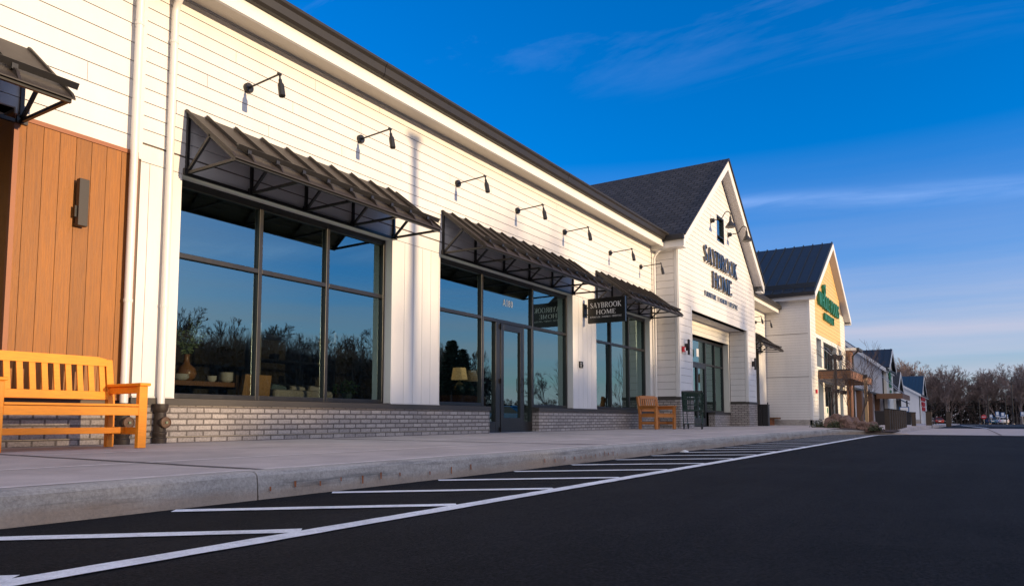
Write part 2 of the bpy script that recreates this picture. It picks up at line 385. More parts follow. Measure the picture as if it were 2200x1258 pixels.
# ------------------------------------------------------------------ lettering: capitals drawn from strokes
def stroke(pts, ws):
    out = []; L = []; Rr = []
    for i, p in enumerate(pts):
        a = Vector(pts[max(i-1, 0)]); b = Vector(pts[min(i+1, len(pts)-1)]); d = (b-a).normalized(); n = Vector((-d.y, d.x))
        w = ws[i] if hasattr(ws, '__len__') else ws
        L.append(Vector(p)+n*w/2); Rr.append(Vector(p)-n*w/2)
    for i in range(len(pts)-1): out.append([L[i], L[i+1], Rr[i+1], Rr[i]])
    return out
def glyph(ch, T=.125, t=.05, serif=True):
    P = []
    def st(x, w=T, y0=0., y1=1., s0=True, s1=True):
        P.append([(x-w/2, y0), (x+w/2, y0), (x+w/2, y1), (x-w/2, y1)])
        if serif:
            if s0: sf(x, y0, w)
            if s1: sf(x, y1, w)
    def sf(x, y, w=T):
        if not serif: return
        h = .035 if y < .5 else -.035; e = w/2+.075
        P.append([(x-e, y), (x+e, y), (x+w/2+.01, y+h), (x-w/2-.01, y+h)])
    def ln(x0, y0, x1, y1, w): P.extend([[(x0-w/2, y0), (x0+w/2, y0), (x1+w/2, y1), (x1-w/2, y1)]])
    def hb(x0, x1, y, w=t): P.append([(x0, y-w/2), (x1, y-w/2), (x1, y+w/2), (x0, y+w/2)])
    def arc(cx, cy, rx, ry, a0, a1, thick=T, thin=t, n=18):
        pts = []; ws = []
        for i in range(n+1):
            a = R(a0+(a1-a0)*i/n); pts.append((cx+rx*math.cos(a), cy+ry*math.sin(a))); ws.append(thin+(thick-thin)*abs(math.cos(a))**1.3)
        P.extend(stroke(pts, ws))
    def tip(x, y, up_=True):                               # the beak that ends an arm
        if serif: P.append([(x-.03, y), (x+.015, y), (x+.015, y+(.15 if up_ else -.15)), (x, y+(.15 if up_ else -.15))])
    w = .6
    if ch == 'A': w = .72; ln(.09, 0, .34, .98, t); ln(.62, 0, .37, 1., T); hb(.19, .53, .34); sf(.09, 0, t); sf(.62, 0)
    elif ch == 'B': w = .62; st(.13); hb(.13, .34, .975); hb(.13, .34, .525); hb(.13, .36, .025); arc(.32, .75, .17, .225, -90, 90); arc(.34, .275, .20, .25, -90, 90)
    elif ch == 'D': w = .74; st(.13); hb(.13, .34, .975); hb(.13, .34, .025); arc(.33, .5, .32, .475, -90, 90)
    elif ch == 'E': w = .56; st(.13); hb(.13, .5, .975); hb(.13, .43, .52); hb(.13, .53, .025); tip(.5, .96, False); tip(.53, .04)
    elif ch == 'F': w = .53; st(.13); hb(.13, .49, .975); hb(.13, .42, .5); tip(.49, .96, False)
    elif ch == 'H': w = .76; st(.13); st(.63); hb(.13, .63, .52)
    elif ch == 'I': w = .28; st(.14)
    elif ch == 'K': w = .70; st(.13); ln(.2, .45, .56, .97, t); ln(.60, 0, .27, .56, T); sf(.56, 1, t); sf(.60, 0)
    elif ch == 'L': w = .54; st(.13); hb(.13, .5, .025); tip(.5, .04)
    elif ch == 'M': w = .90; ln(.12, 0, .15, 1, t); ln(.17, 1, .45, .05, T); ln(.44, .05, .72, 1, t); ln(.78, 0, .75, 1, T); sf(.12, 0, t); sf(.78, 0); sf(.14, 1, t); sf(.76, 1)
    elif ch == 'N': w = .76; ln(.13, 0, .13, 1, t); ln(.15, 1, .63, .02, T); ln(.63, 0, .63, 1, t); sf(.13, 0, t); sf(.63, 1, t); sf(.12, 1, t)
    elif ch == 'O': w = .78; arc(.39, .5, .315, .475, 0, 360, n=36)
    elif ch == 'R': w = .68; st(.13); hb(.13, .34, .975); hb(.13, .34, .5); arc(.33, .74, .18, .235, -90, 90); ln(.60, 0, .33, .52, T); sf(.61, 0)
    elif ch == 'S':
        w = .54; pts = [(.45, .78), (.43, .88), (.36, .955), (.27, .975), (.17, .945), (.115, .86), (.12, .74), (.20, .62), (.31, .51), (.41, .40), (.455, .28), (.43, .14), (.35, .05), (.24, .025), (.14, .06), (.09, .13), (.075, .24)]
        ws = [t, t, t, t*1.1, .07, .10, .125, .135, .14, .135, .125, .10, .07, t*1.1, t, t, t]
        P.extend(stroke(pts, [x*T/.125 if x > t*1.2 else x for x in ws])); 
    elif ch == 'T': w = .62; st(.31, s1=False); hb(.05, .57, .975); tip(.07, .96, False); tip(.57, .96, False)
    elif ch == 'U': w = .74; st(.14, y0=.28, s0=False); st(.61, t, y0=.28, s0=False); arc(.375, .28, .235, .255, 180, 360, T, t)
    elif ch == 'W': w = 1.0; ln(.12, 1, .30, .02, T); ln(.30, .02, .48, .95, t); ln(.50, 1, .68, .02, T); ln(.68, .02, .88, 1, t); sf(.12, 1); sf(.50, 1); sf(.88, 1, t)
    elif ch == 'Y': w = .68; ln(.34, .45, .10, 1, T); ln(.35, .45, .60, 1, t); st(.345, y0=0, y1=.5, s1=False); sf(.10, 1); sf(.60, 1, t)
    elif ch == '|': w = .2; P.append([(.08, -.08), (.12, -.08), (.12, 1.05), (.08, 1.05)])
    elif ch == '1': w = .36; st(.2, s0=False, s1=False); P.append([(.06, .80), (.2, .88), (.2, 1), (.14, 1)])
    elif ch == '8': w = .52; arc(.26, .74, .15, .2, 0, 360, T, T, 24); arc(.26, .28, .17, .22, 0, 360, T, T, 24)
    elif ch == '0': w = .52; arc(.26, .5, .17, .44, 0, 360, T, T, 28)
    elif ch == ' ': w = .34
    return P, w
def text(mb, s, F, sc, z0, cap, width, o0, o1, T=.125, t=.05, serif=True, track=.06, flip=1):
    gl = [glyph(c, T, t, serif) for c in s]
    tot = sum(w for _, w in gl)+track*(len(s)-1); k = width/tot; x = -width/2; n = 0
    for (P, w) in gl:
        for q in P:
            e = .0004*(n % 9); n += 1
            pts = [(sc+flip*(x+a*k), z0+b*cap) for a, b in q]
            fr = [F(a, b, o1-e) for a, b in pts]; bk = [F(a, b, o0) for a, b in pts]
            mb.face(fr); m = len(pts); mb.face(bk[::-1])
            for i in range(m): mb.face([bk[i], bk[(i+1) % m], fr[(i+1) % m], fr[i]])
        x += (w+track)*k

# ================================================================== SETTING
def gz(x): return -.0045*max(0, x-20)                      # the site falls gently away beyond the shops
def slab(name, xs, ys, dz, m, thick_=None):
    mb = MB(); X = sorted(set(xs))
    for a, b in zip(X, X[1:]):
        mb.face([(a, ys[0], gz(a)+dz), (b, ys[0], gz(b)+dz), (b, ys[1], gz(b)+dz), (a, ys[1], gz(a)+dz)])
    return struct(mb.build(name, m, recalc=False))
mb = MB()
xs = [-900, -60, 20, 60, 120, 200, 320, 1200]; ys = [-900, -88, 30, 900]
for a, b in zip(xs, xs[1:]):
    for c, d in zip(ys, ys[1:]):
        mb.face([(a, c, gz(a)-.03), (b, c, gz(b)-.03), (b, d, gz(b)-.03), (a, d, gz(a)-.03)])
struct(mb.build('ground', soil, recalc=False))
slab('road', [-60, -10, 0, 10, 20, 22.4, 60, 120, 205], (-60, -4.6), 0, asphalt)
slab('concrete_crossing', [22.4, 30, 38, 46.6], (-40, -5.2), .006, concrete)
mb = MB()
for x in (30.4, 38.5): mb.face([(x, -40, gz(x)+.009), (x+.05, -40, gz(x)+.009), (x+.05, -5.2, gz(x)+.009), (x, -5.2, gz(x)+.009)])
for y in (-8.6, -12.4): mb.face([(22.4, y, .009), (46.6, y, gz(46.6)+.009), (46.6, y+.05, gz(46.6)+.009), (22.4, y+.05, .009)])
struct(mb.build('crossing_joints', gapm, recalc=False))
# kerb and pavement
KX = [-14] + [2.52+4.53*k for k in range(-3, 4)] + [20.3]
mb = MB(); prof = [(-4.782, -.02), (-4.778, .08), (-4.772, .124), (-4.760, .138), (-4.738, .1455), (-4.62, .146)]
for a, b in zip(KX, KX[1:]):
    a += .004; b -= .004; n = 10
    i0 = len(mb.v)
    for k in range(n+1):
        x = a+(b-a)*k/n
        for (y, z) in prof: mb.v.append((x, y+.004*math.sin(x*2.3)+.003*math.sin(x*7.1+z*9), z+.0015*math.sin(x*3.1)))
    for k in range(n):
        for j in range(len(prof)-1):
            q = i0+k*len(prof)+j; mb.f.append((q, q+len(prof), q+len(prof)+1, q+1)); mb.m.append(0)
    for x in (a, b): mb.face([(x, y, z) for y, z in prof] + [(x, -4.62, -.02)])
# nose of the kerb: swings out round the planting bed and sinks to the crossing
nose = [(20.3, -4.78, .145), (20.8, -4.80, .142), (21.3, -4.90, .135), (21.8, -5.12, .12), (22.2, -5.45, .095), (22.45, -5.85, .06), (22.55, -6.25, .025), (22.6, -6.5, .004)]
for (a, b) in zip(nose, nose[1:]):
    def off(p, q, d):
        v = Vector((q[0]-p[0], q[1]-p[1])).normalized(); return Vector((-v.y, v.x))*d
    n1 = off(a, b, .16)
    A0, B0 = Vector(a), Vector(b); A1 = A0+Vector((n1.x, n1.y, 0)); B1 = B0+Vector((n1.x, n1.y, 0))
    mb.face([(A0.x, A0.y, -.02), (B0.x, B0.y, -.02), (B0.x, B0.y, B0.z-.012), (A0.x, A0.y, A0.z-.012)])
    mb.face([(A0.x, A0.y, A0.z-.012), (B0.x, B0.y, B0.z-.012), (B0.x+n1.x*.12, B0.y+n1.y*.12, B0.z), (A0.x+n1.x*.12, A0.y+n1.y*.12, A0.z)])
    mb.face([(A0.x+n1.x*.12, A0.y+n1.y*.12, A0.z), (B0.x+n1.x*.12, B0.y+n1.y*.12, B0.z), tuple(B1), tuple(A1)])
    mb.face([tuple(A1), tuple(B1), (B1.x, B1.y, -.02), (A1.x, A1.y, -.02)])
rs = random.Random(4)
mb.mi(1)
for x0, n_, dx in ((2.6, 7, .172), (3.95, 3, .24), (5.55, 4, .19), (6.25, 9, .105), (8.1, 5, .16)):
    for k in range(n_):
        x = x0+k*dx+rs.uniform(-.008, .008); h = rs.uniform(.02, .055); w = rs.uniform(.004, .0085); z = rs.uniform(.05, .07)
        mb.face([(x-w, -4.793, z-h/2), (x+w*.6, -4.793, z-h/2), (x+w, -4.790, z+h/2), (x-w, -4.790, z+h/2)])
struct(mb.build('kerb', [kerbc, rust], recalc=False, smooth=False))
mb = MB(); rowsY = [(-4.617, -3.45), (-3.446, -1.83), (-1.826, .25)]; PX = [-14] + [2.66+4.53*k for k in range(-3, 4)] + [20.6, 25.2, 29.8, 34.4]
for a, b in zip(PX, PX[1:]):
    for (c, d) in rowsY:
        if a > 21 and c < -4: c = -4.2
        mb.box(a+.002, b-.002, c, d, .0, .145-.0012*max(0, (a+b)/2-20))
struct(mb.build('pavement', concrete, bevel=.005))
mb = MB()
for y in (-3.448, -1.828, -4.60):
    for a, b in zip(PX, PX[1:]):
        z = .1465-.0012*max(0, (a+b)/2-20); mb.face([(a+.02, y-.042, z), (b-.02, y-.036, z), (b-.02, y+.038, z), (a+.02, y+.044, z)])
struct(mb.build('joint_sealant', mat('joint_sealant', (.60, .54, .52), .8, var=.25, vscale=9), recalc=False))
mb = MB(); mb.face([(-14, -4.6, .10), (34.4, -4.6, .09), (34.4, .25, .09), (-14, .25, .10)])
struct(mb.build('pavement_bed', mulch, recalc=False))
mb = MB(); mb.face([(34.4, -6.0, .11), (128, -6.2, gz(128)+.13), (128, 0, gz(128)+.13), (34.4, 0, .11)]); mb.face([(34.4, -6.0, -.1), (128, -6.2, gz(128)-.1), (128, -6.2, gz(128)+.13), (34.4, -6.0, .11)])
mb.face([(26.6, -6.0, .03), (34.4, -6.0, .11), (34.4, -3.0, .11), (26.6, -3.0, .10)]); mb.face([(22.4, -6.0, -.1), (34.4, -6.0, -.1), (34.4, -6.0, .11), (26.6, -6.0, .03), (22.4, -6.0, .0)])
struct(mb.build('far_pavement', concrete, recalc=False))
mb = MB(); bed = [(20.6, -4.62), (21.3, -4.74), (21.8, -4.98), (22.1, -5.3), (22.35, -5.75), (22.45, -6.15), (26.6, -6.0), (27.6, -3.1), (24.5, -3.6), (21.0, -4.4)]
cx = sum(p[0] for p in bed)/len(bed); cy = sum(p[1] for p in bed)/len(bed)
for p, q in zip(bed, bed[1:]+bed[:1]): mb.face([(p[0], p[1], .118 if p[0] < 22.2 else .06), (q[0], q[1], .118 if q[0] < 22.2 else .06), (cx, cy, .16)])
struct(mb.build('planting_bed', mulch, recalc=False))
mb = MB()
for a in PX[1:-1]:
    z = .1472-.0012*max(0, a-20); w = .032 if a < 8 else .024
    for k in range(20):
        y0, y1 = -4.63+.2315*k, -4.63+.2315*(k+1); q = .006*math.sin(k*1.7); q2 = .006*math.sin((k+1)*1.7); mb.face([(a-w+q, y0, z), (a+w+q, y0, z), (a+w+q2, y1, z), (a-w+q2, y1, z)])
struct(mb.build('expansion_joint', mat('joint_filler', (.10, .092, .09), .9, var=.3, vscale=12), recalc=False))
# paint on the asphalt
mb = MB(); Z = .005; rp = random.Random(2)
def stripe(p, q, w, n=24, zf=lambda x: gz(x)+.005):
    p, q = Vector(p), Vector(q); d = (q-p).normalized(); nn = Vector((-d.y, d.x)); prev = None
    for k in range(n+1):
        c = p+(q-p)*k/n; a = c+nn*(w/2+rp.uniform(-.0035, .0035)); b = c-nn*(w/2+rp.uniform(-.0035, .0035))
        if prev: mb.face([(prev[0].x, prev[0].y, zf(prev[0].x)), (a.x, a.y, zf(a.x)), (b.x, b.y, zf(b.x)), (prev[1].x, prev[1].y, zf(prev[1].x))])
        prev = (a, b)
stripe((-8, -5.87), (.3, -5.87), .1, 60); stripe((.3, -5.87), (20.4, -5.86), .1, 260)
pp = [(20.4, -5.86), (21.0, -5.90), (21.5, -6.0), (21.9, -6.15), (22.3, -6.4)]
for a, b in zip(pp, pp[1:]): stripe(a, b, .1, 4)
k = -6
while True:
    x = 2.0+.985*k; k += 1
    if x > 20.9: break
    stripe((x, -4.85), (x+.90, -5.815), .092, 10, zf=lambda x: gz(x)+.0045)
stripe((50, -8.7), (92, -6.9), .14, 4); stripe((50, -11.4), (92, -13.6), .14, 4)
mb.face([(92, -60, gz(92)+.006), (95, -60, gz(95)+.006), (95, -6.2, gz(95)+.006), (92, -6.2, gz(92)+.006)])
struct(mb.build('road_marking', paint, recalc=False))

# ================================================================== LONG WING
B1 = thing('shop_building', 'long white clapboard shop wing with grey brick base and three dark framed display windows', 'building', (10, 0, .145))
F0 = front(0.)
W1, W2, W3 = (5.02, 8.80, .58, 3.39), (10.06, 15.17, .58, 3.39), (16.43, 20.06, .58, 3.39)
holes = [W1, W2, W3, (11.63, 13.55, .10, .58)]
ENT = (-6.0, 3.20, .1, 3.54)
mb = MB(); sheet(mb, F0, -6, 20.62, .10, 5.62, holes+[ENT], .22)
mb.build('wall_core', gapm, B1)
mb = MB()
# boards: wide ones left of the first downpipe, narrower ones to the right
planks(mb, F0, -6, 4.43, 3.658, 5.62, .2185, [], t=.030, joints=3.6)
fbox(mb, F0, -6, 4.43, 3.545, 3.649, 0, .034); fbox(mb, F0, 3.20, 4.43, 3.475, 3.545, 0, .034)
fbox(mb, F0, 4.434, 4.508, 3.41, 5.62, 0, .036)
planks(mb, F0, 4.51, 20.62, 3.622, 5.62, .1635, [], joints=3.66)
fbox(mb, F0, 4.51, 20.62, 3.40, 3.600, 0, .016)
mb.build('clapboard', white, B1)
# vertical board piers between the windows
for a, b in ((4.51, 5.02), (8.80, 10.06), (15.17, 16.43), (20.06, 20.60)):
    mb = MB(); w = .232; x = a+(.0 if a < 5 else .004)
    first = .31 if a > 8 and a < 9 else (.29 if a > 15 and a < 16 else (.11 if a < 5 else .25))
    edges = [x, a+first]
    while edges[-1]+w < b-.02: edges.append(edges[-1]+w)
    edges.append(b)
    for e, g in zip(edges, edges[1:]): fbox(mb, F0, e, g-.006, .685, 3.392, 0, .016)
    fbox(mb, F0, a-.0, b, .668, .682, 0, .028)
    mb.build('pier', white, B1)
# window reveals (white) and heads
mb = MB()
for (a, b, c, d) in (W1, W2, W3):
    for s in (a, b):
        fbox(mb, F0, s-(.02 if s == a else .005), s+(.005 if s == a else .02), c+.1, d-.006, -.205, .0155)
    fbox(mb, F0, a+.006, b-.006, d-.005, d+.02, -.205, .020)
mb.build('window_reveal', trimw, B1)
# brick base and sill band
for a, b in ((3.205, 11.635), (13.545, 20.615)): mb = MB(); fbox(mb, F0, a, b, .10, .585, -.22, .025); mb.build('brick_base', brick, B1)
for a, b in ((4.49, 11.66), (13.52, 20.62)): mb = MB(); fbox(mb, F0, a, b, .585, .668, -.22, .045); mb.build('sill_band', sillm, B1)
mb = MB()
x = 3.2
while x < 11.5:
    fbox(mb, F0, x, x+.222, .2135, .2185, .026, .034); x += .2285
mb.build('base_flashing', mat('base_flashing', (.50, .44, .34), .5), B1)
# eave: soffit, fascia, gutter, roof
mb = MB(); fbox(mb, F0, -6, 20.5, 5.60, 5.64, .036, .40); mb.build('soffit', vinyl, B1)
mb = MB(); fbox(mb, F0, -6, 20.5, 5.565, 5.83, .40, .43); fbox(mb, F0, -6, 20.5, 5.535, 5.565, .385, .432); mb.build('fascia', trimw, B1)
mb = MB()
gp = [(.432, 5.72), (.50, 5.72), (.53, 5.76), (.545, 5.86), (.575, 5.90), (.575, 5.925), (.432, 5.925)]
N_ = len(gp)
for a, b in ((-6, 2.0), (2.01, 8.0), (8.01, 14.0), (14.01, 20.42)):
    for (p, q) in zip(gp, gp[1:]+gp[:1]): mb.face([F0(a, p[1], p[0]), F0(b, p[1], p[0]), F0(b, q[1], q[0]), F0(a, q[1], q[0])])
    for s in (a, b): mb.face([F0(s, p[1], p[0]) for p in gp])
mb.build('gutter', gutterm, B1)
mb = MB(); mb.hexa([(-6, -.56, 5.90), (20.62, -.56, 5.90), (20.62, 9, 9.3), (-6, 9, 9.3), (-6, -.56, 5.95), (20.62, -.56, 5.95), (20.62, 9, 9.36), (-6, 9, 9.36)])
mb.build('roof', shingle, B1)

def window(parent, F, xs, zs, o=-.15, fw_=.062, skip=(), doorway=None, base=.69, name='window'):
    """frame bars at xs (centres) from zs[0] to zs[-1], rails at zs, one mesh of panes behind"""
    mb = MB(); dp = .075
    for i, x in enumerate(xs):
        a = x if i == 0 else x-fw_/2; b = x if i == len(xs)-1 else x+fw_/2
        if i == 0: b = x+fw_*.8
        if i == len(xs)-1: a = x-fw_*.8
        fbox(mb, F, a, b, zs[0], zs[-1], o-dp, o+.012)
    for x0, x1 in zip(xs, xs[1:]):
        for j, z in enumerate(zs):
            if (x0, j) in skip: continue
            a, b = (z, z+fw_) if j == 0 else ((z-fw_*1.5, z) if j == len(zs)-1 else (z-fw_/2, z+fw_/2))
            fbox(mb, F, x0+fw_/2, x1-fw_/2, a, b, o-dp, o+.008)
    fr = mb.build(name, bronze, parent, bevel=.004)
    mb = MB()
    for x0, x1 in zip(xs, xs[1:]):
        for z0, z1 in zip(zs, zs[1:]):
            if (x0, 'p', z0) in skip: continue
            mb.face([F(x0+.01, z0+.01, o-.04), F(x1-.01, z0+.01, o-.04), F(x1-.01, z1-.01, o-.04), F(x0+.01, z1-.01, o-.04)])
    p = mb.build('pane', glass, fr, recalc=False)
    return fr
window(B1, F0, [5.02, 6.32, 7.54, 8.80], [.675, 2.437, 3.39])
w2 = window(B1, F0, [10.06, 11.62, 13.57, 15.17], [.675, 2.437, 3.39], skip=((11.62, 0), (11.62, 'p', .675)))
window(B1, F0, [16.43, 17.66, 18.86, 20.06], [.675, 2.437, 3.39])
def door(parent, F, x0, x1, jl, jr, z0, ztop, o=-.15, leaves=1, handle=True, bottom=.30):
    """door leaf x0..x1 between side lights jl..x0 and x1..jr"""
    mb = MB()
    for a, b in ((jl, jl+.03), (x0-.17, x0-.01) if jl < x0-.2 else (x0-.05, x0-.01), (x1+.01, x1+.05), (jr-.03, jr)):
        fbox(mb, F, a, b, z0, ztop, o-.075, o+.010)
    fbox(mb, F, jl, x0-.02, z0, z0+.22, o-.075, o+.006); fbox(mb, F, x1+.02, jr, z0, z0+.22, o-.075, o+.006)
    fbox(mb, F, jl, jr, ztop-.002, ztop+.03, o-.075, o+.006)
    fr = mb.build('door_frame', bronze, parent, bevel=.004)
    mb = MB()
    for a, b in ((jl+.02, x0-.1), (x1+.03, jr-.02)):
        if b > a: mb.face([F(a, z0+.2, o-.045), F(b, z0+.2, o-.045), F(b, ztop, o-.045), F(a, ztop, o-.045)])
    if mb.f: mb.build('side_light', glass, fr, recalc=False)
    n = leaves; w = (x1-x0)/n
    for i in range(n):
        a, b = x0+i*w+.004, x0+(i+1)*w-.004; s = .115 if n == 1 else .075
        mb = MB(); e0, e1 = o-.055, o+.018
        fbox(mb, F, a, a+s, z0+.01, ztop-.01, e0, e1); fbox(mb, F, b-s, b, z0+.01, ztop-.01, e0, e1)
        fbox(mb, F, a+s, b-s, z0+.01, z0+bottom, e0, e1); fbox(mb, F, a+s, b-s, ztop-.14, ztop-.01, e0, e1)
        d = mb.build('door', bronze, parent, bevel=.003)
        mb = MB(); mb.face([F(a+s-.01, z0+bottom-.01, o-.02), F(b-s+.01, z0+bottom-.01, o-.02), F(b-s+.01, ztop-.13, o-.02), F(a+s-.01, ztop-.13, o-.02)])
        mb.build('door_glass', glass, d, recalc=False)
        hx = b-s*.55 if (n == 1 or i == 0) else a+s*.55
        mb = MB(); mb.tube([F(hx, 1.0, e1), F(hx, 1.0, e1+.05), F(hx, 1.28, e1+.05), F(hx, 1.28, e1)], .011, 6); fbox(mb, F, hx-.035, hx+.035, 1.12, 1.17, e1, e1+.012); mb.build('handle', black, d)
        if n == 1:
            for zh in (z0+.06, z0+1.05, ztop-.08): mb = MB(); fbox(mb, F, a-.028, a+.028, zh-.05, zh+.05, e1-.002, e1+.028); mb.build('hinge', black, d)
door(B1, F0, 12.27, 13.15, 11.65, 13.54, .145, 2.40)
mb = MB(); fbox(mb, F0, 11.63, 13.55, .145, .152, -.25, .02); mb.build('threshold', greyrail, B1)
mb = MB(); text(mb, 'A180', F0, 12.62, 2.775, .145, .40, -.186, -.184, T=.085, serif=False, track=.08); mb.build('suite_number', vinylw, B1)
# cedar panel and recessed entry at the left end
Fp = front(-.03); mb = MB()
edges = [3.235, 3.307, 3.467, 3.626, 3.789, 3.948, 4.109, 4.272, 4.395]
for a, b in zip(edges, edges[1:]): fbox(mb, Fp, a+.002, b-.003, .66, 3.425, -.03, .012)
mb.build('cedar_panel', wood, B1)
mb = MB(); fbox(mb, Fp, 3.19, 3.235, .66, 3.475, -.03, .022); fbox(mb, Fp, 3.236, 4.46, 3.428, 3.475, -.03, .022); fbox(mb, Fp, 4.397, 4.462, .66, 3.426, -.03, .024)
fbox(mb, Fp, 3.236, 4.396, .63, .658, -.03, .02)
mb.build('cedar_trim', woodt, B1)
mb = MB(); planks(mb, left(3.2), 0.0, 1.6, .15, 3.5, 3.4, [], t=.008); mb.build('entry_cheek', wood, B1)
mb = MB(); fbox(mb, F0, -6, 3.2, 3.54, 3.60, -1.7, 0.03); mb.build('entry_ceiling', stuc, B1)
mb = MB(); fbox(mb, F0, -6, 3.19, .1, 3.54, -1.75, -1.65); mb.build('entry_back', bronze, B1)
# the shop floor seen through the glass
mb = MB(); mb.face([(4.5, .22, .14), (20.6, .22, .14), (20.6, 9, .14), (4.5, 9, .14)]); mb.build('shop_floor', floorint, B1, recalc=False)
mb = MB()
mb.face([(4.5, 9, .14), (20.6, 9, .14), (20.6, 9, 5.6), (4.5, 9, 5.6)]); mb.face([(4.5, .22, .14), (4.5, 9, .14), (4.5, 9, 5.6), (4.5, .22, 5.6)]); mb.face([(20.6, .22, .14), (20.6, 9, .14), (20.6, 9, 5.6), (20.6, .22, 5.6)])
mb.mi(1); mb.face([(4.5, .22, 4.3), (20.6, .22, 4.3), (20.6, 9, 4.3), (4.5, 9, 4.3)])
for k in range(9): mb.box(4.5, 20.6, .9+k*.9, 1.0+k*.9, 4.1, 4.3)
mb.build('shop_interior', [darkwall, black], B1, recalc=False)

# ------------------------------------------------------------------ downpipes
def downpipe(x, y, label, top=5.3, boot=True, r=.043):
    t = thing('downpipe', label, 'downpipe', (x, y, .145), 'white downpipes on the shop front')
    mb = MB(); z0 = .60 if boot else .17
    mb.tube([(x, y, z0), (x, y, top), (x, y-.03, top+.09), (x, y-.12, top+.2), (x, -.47, 5.60), (x, -.50, 5.70), (x, -.50, 5.74)], r, 14, True)
    mb.build('pipe', pipew, t, smooth=True)
    for zb in ((1.74, 4.95) if boot else (2.0, 4.2)):
        mb = MB(); mb.lathe((x, y, zb), [(r+.001, -.016), (r+.005, -.016), (r+.005, .016), (r+.001, .016)], 14); mb.box(x-.012, x+.012, y+r, -.03, zb-.014, zb+.014); mb.build('bracket', pipew, t)
    if boot:
        mb = MB(); mb.lathe((x, y, 0), [(.078, .145), (.080, .20), (.070, .21), (.070, .235), (.078, .245), (.078, .27), (.068, .28), (.068, .46), (.062, .50), (.080, .52), (.086, .56), (.088, .598), (.06, .60)], 18)
        mb.lathe((x, y-.045, .385), [(.05, .02), (.058, -.02), (.058, -.05)], 16, 'y'); b = mb.build('cast_iron_boot', iron, t, smooth=True)
        mb = MB(); mb.lathe((x+.012, y-.10, .385), [(.064, .02), (.066, -.002), (.060, -.012), (.052, -.014), (.050, -.006)], 20, 'y'); mb.build('cleanout_cap', ironcap, b, smooth=True)
        mb = MB(); mb.box(x, x+.024, y-.125, y-.10, .372, .398); mb.build('square_nut', brass, b)
    return t
downpipe(4.372, -.115, 'white downpipe beside the cedar panel, in an iron boot behind the orange bench', top=5.36)
downpipe(4.825, -.075, 'white downpipe with iron boot between the orange bench and the first display window', top=5.32)
downpipe(20.28, -.10, 'thin white downpipe in the corner beside the gabled storefront', top=5.22, boot=False, r=.036)

# ------------------------------------------------------------------ awnings
def awning(x0, x1, label, ntr, z0=3.40, z1=4.20, seam=.415, yw=0.0):
    t = thing('awning', label, 'awning', ((x0+x1)/2, yw, z0), 'black standing seam awnings over the shop windows')
    yo, zo = yw-1.0, z0+.035
    def S(y): return zo+(z1-zo)*((y-yo)/(yw-.02-yo))
    mb = MB(); mb.hexa([(x0-.02, yo-.03, S(yo-.03)-.012), (x1+.02, yo-.03, S(yo-.03)-.012), (x1+.02, yw-.02, S(yw-.02)-.012), (x0-.02, yw-.02, S(yw-.02)-.012),
                        (x0-.02, yo-.03, S(yo-.03)), (x1+.02, yo-.03, S(yo-.03)), (x1+.02, yw-.02, S(yw-.02)), (x0-.02, yw-.02, S(yw-.02))])
    xs_ = [x0-.015]; k = x0+.26
    while k < x1-.1: xs_.append(k); k += seam
    xs_.append(x1+.015)
    for i, x in enumerate(xs_):
        h = .052 if 0 < i < len(xs_)-1 else .03; w = .013
        mb.hexa([(x-w, yo-.02, S(yo-.02)), (x+w, yo-.02, S(yo-.02)), (x+w, yw-.03, S(yw-.03)), (x-w, yw-.03, S(yw-.03)), (x-w, yo+.03, S(yo+.03)+h), (x+w, yo+.03, S(yo+.03)+h), (x+w, yw-.06, S(yw-.06)+h), (x-w, yw-.06, S(yw-.06)+h)])
    mb.build('roof_panel', awnm, t)
    mb = MB(); b = .036; zb = S(yo)-.035
    mb.bar((x0, yo+.02, zb), (x1, yo+.02, zb), b, .045); mb.bar((x0, yw-.04, z0), (x1, yw-.04, z0), b)
    mb.bar((x0, yw-.04, z1-.05), (x1, yw-.04, z1-.05), b)
    for i in range(ntr):
        x = x0+.02+(x1-x0-.04)*i/(ntr-1)
        mb.bar((x, yw-.04, z0), (x, yw-.04, z1-.04), b); mb.bar((x, yw-.04, z0+.01), (x, yo+.02, zb), b*.9)
        mb.bar((x, yw-.05, z1-.06), (x, yo+.02, zb), b*.9); mb.bar((x, yw-.05, z0+.02), (x, (yw+yo)/2, S((yw+yo)/2)-.03), b*.9)
        mb.box(x-.05, x+.05, yw-.075, yw-.035, z0-.02, z0+.06)
    mb.build('frame', black, t)
    mb = MB(); yg = yo+.10; zg = S(yg)+.085
    mb.bar((x0+.10, yg, zg), (x1+.10, yg, zg), .008, .066, (0, -.6, .8))
    mb.bar((x0+.10, yg+.02, zg+.028), (x1+.10, yg+.02, zg+.028), .045, .006, (0, -.6, .8))
    for x in xs_[1:-1]: mb.box(x-.025, x+.025, yg-.01, yg+.05, S(yg)+.03, zg)
    mb.build('snow_guard', black, t)
    return t
awning(-2.0, 3.27, 'black metal awning cut off by the left edge, above the cedar panel', 6)
awning(5.05, 8.82, 'black metal awning over the first display window, nearest whole one', 5)
awning(10.10, 15.17, 'longest black metal awning, over the glass entrance door', 6)
awning(16.43, 20.16, 'black metal awning over the third window, behind the hanging sign', 5)

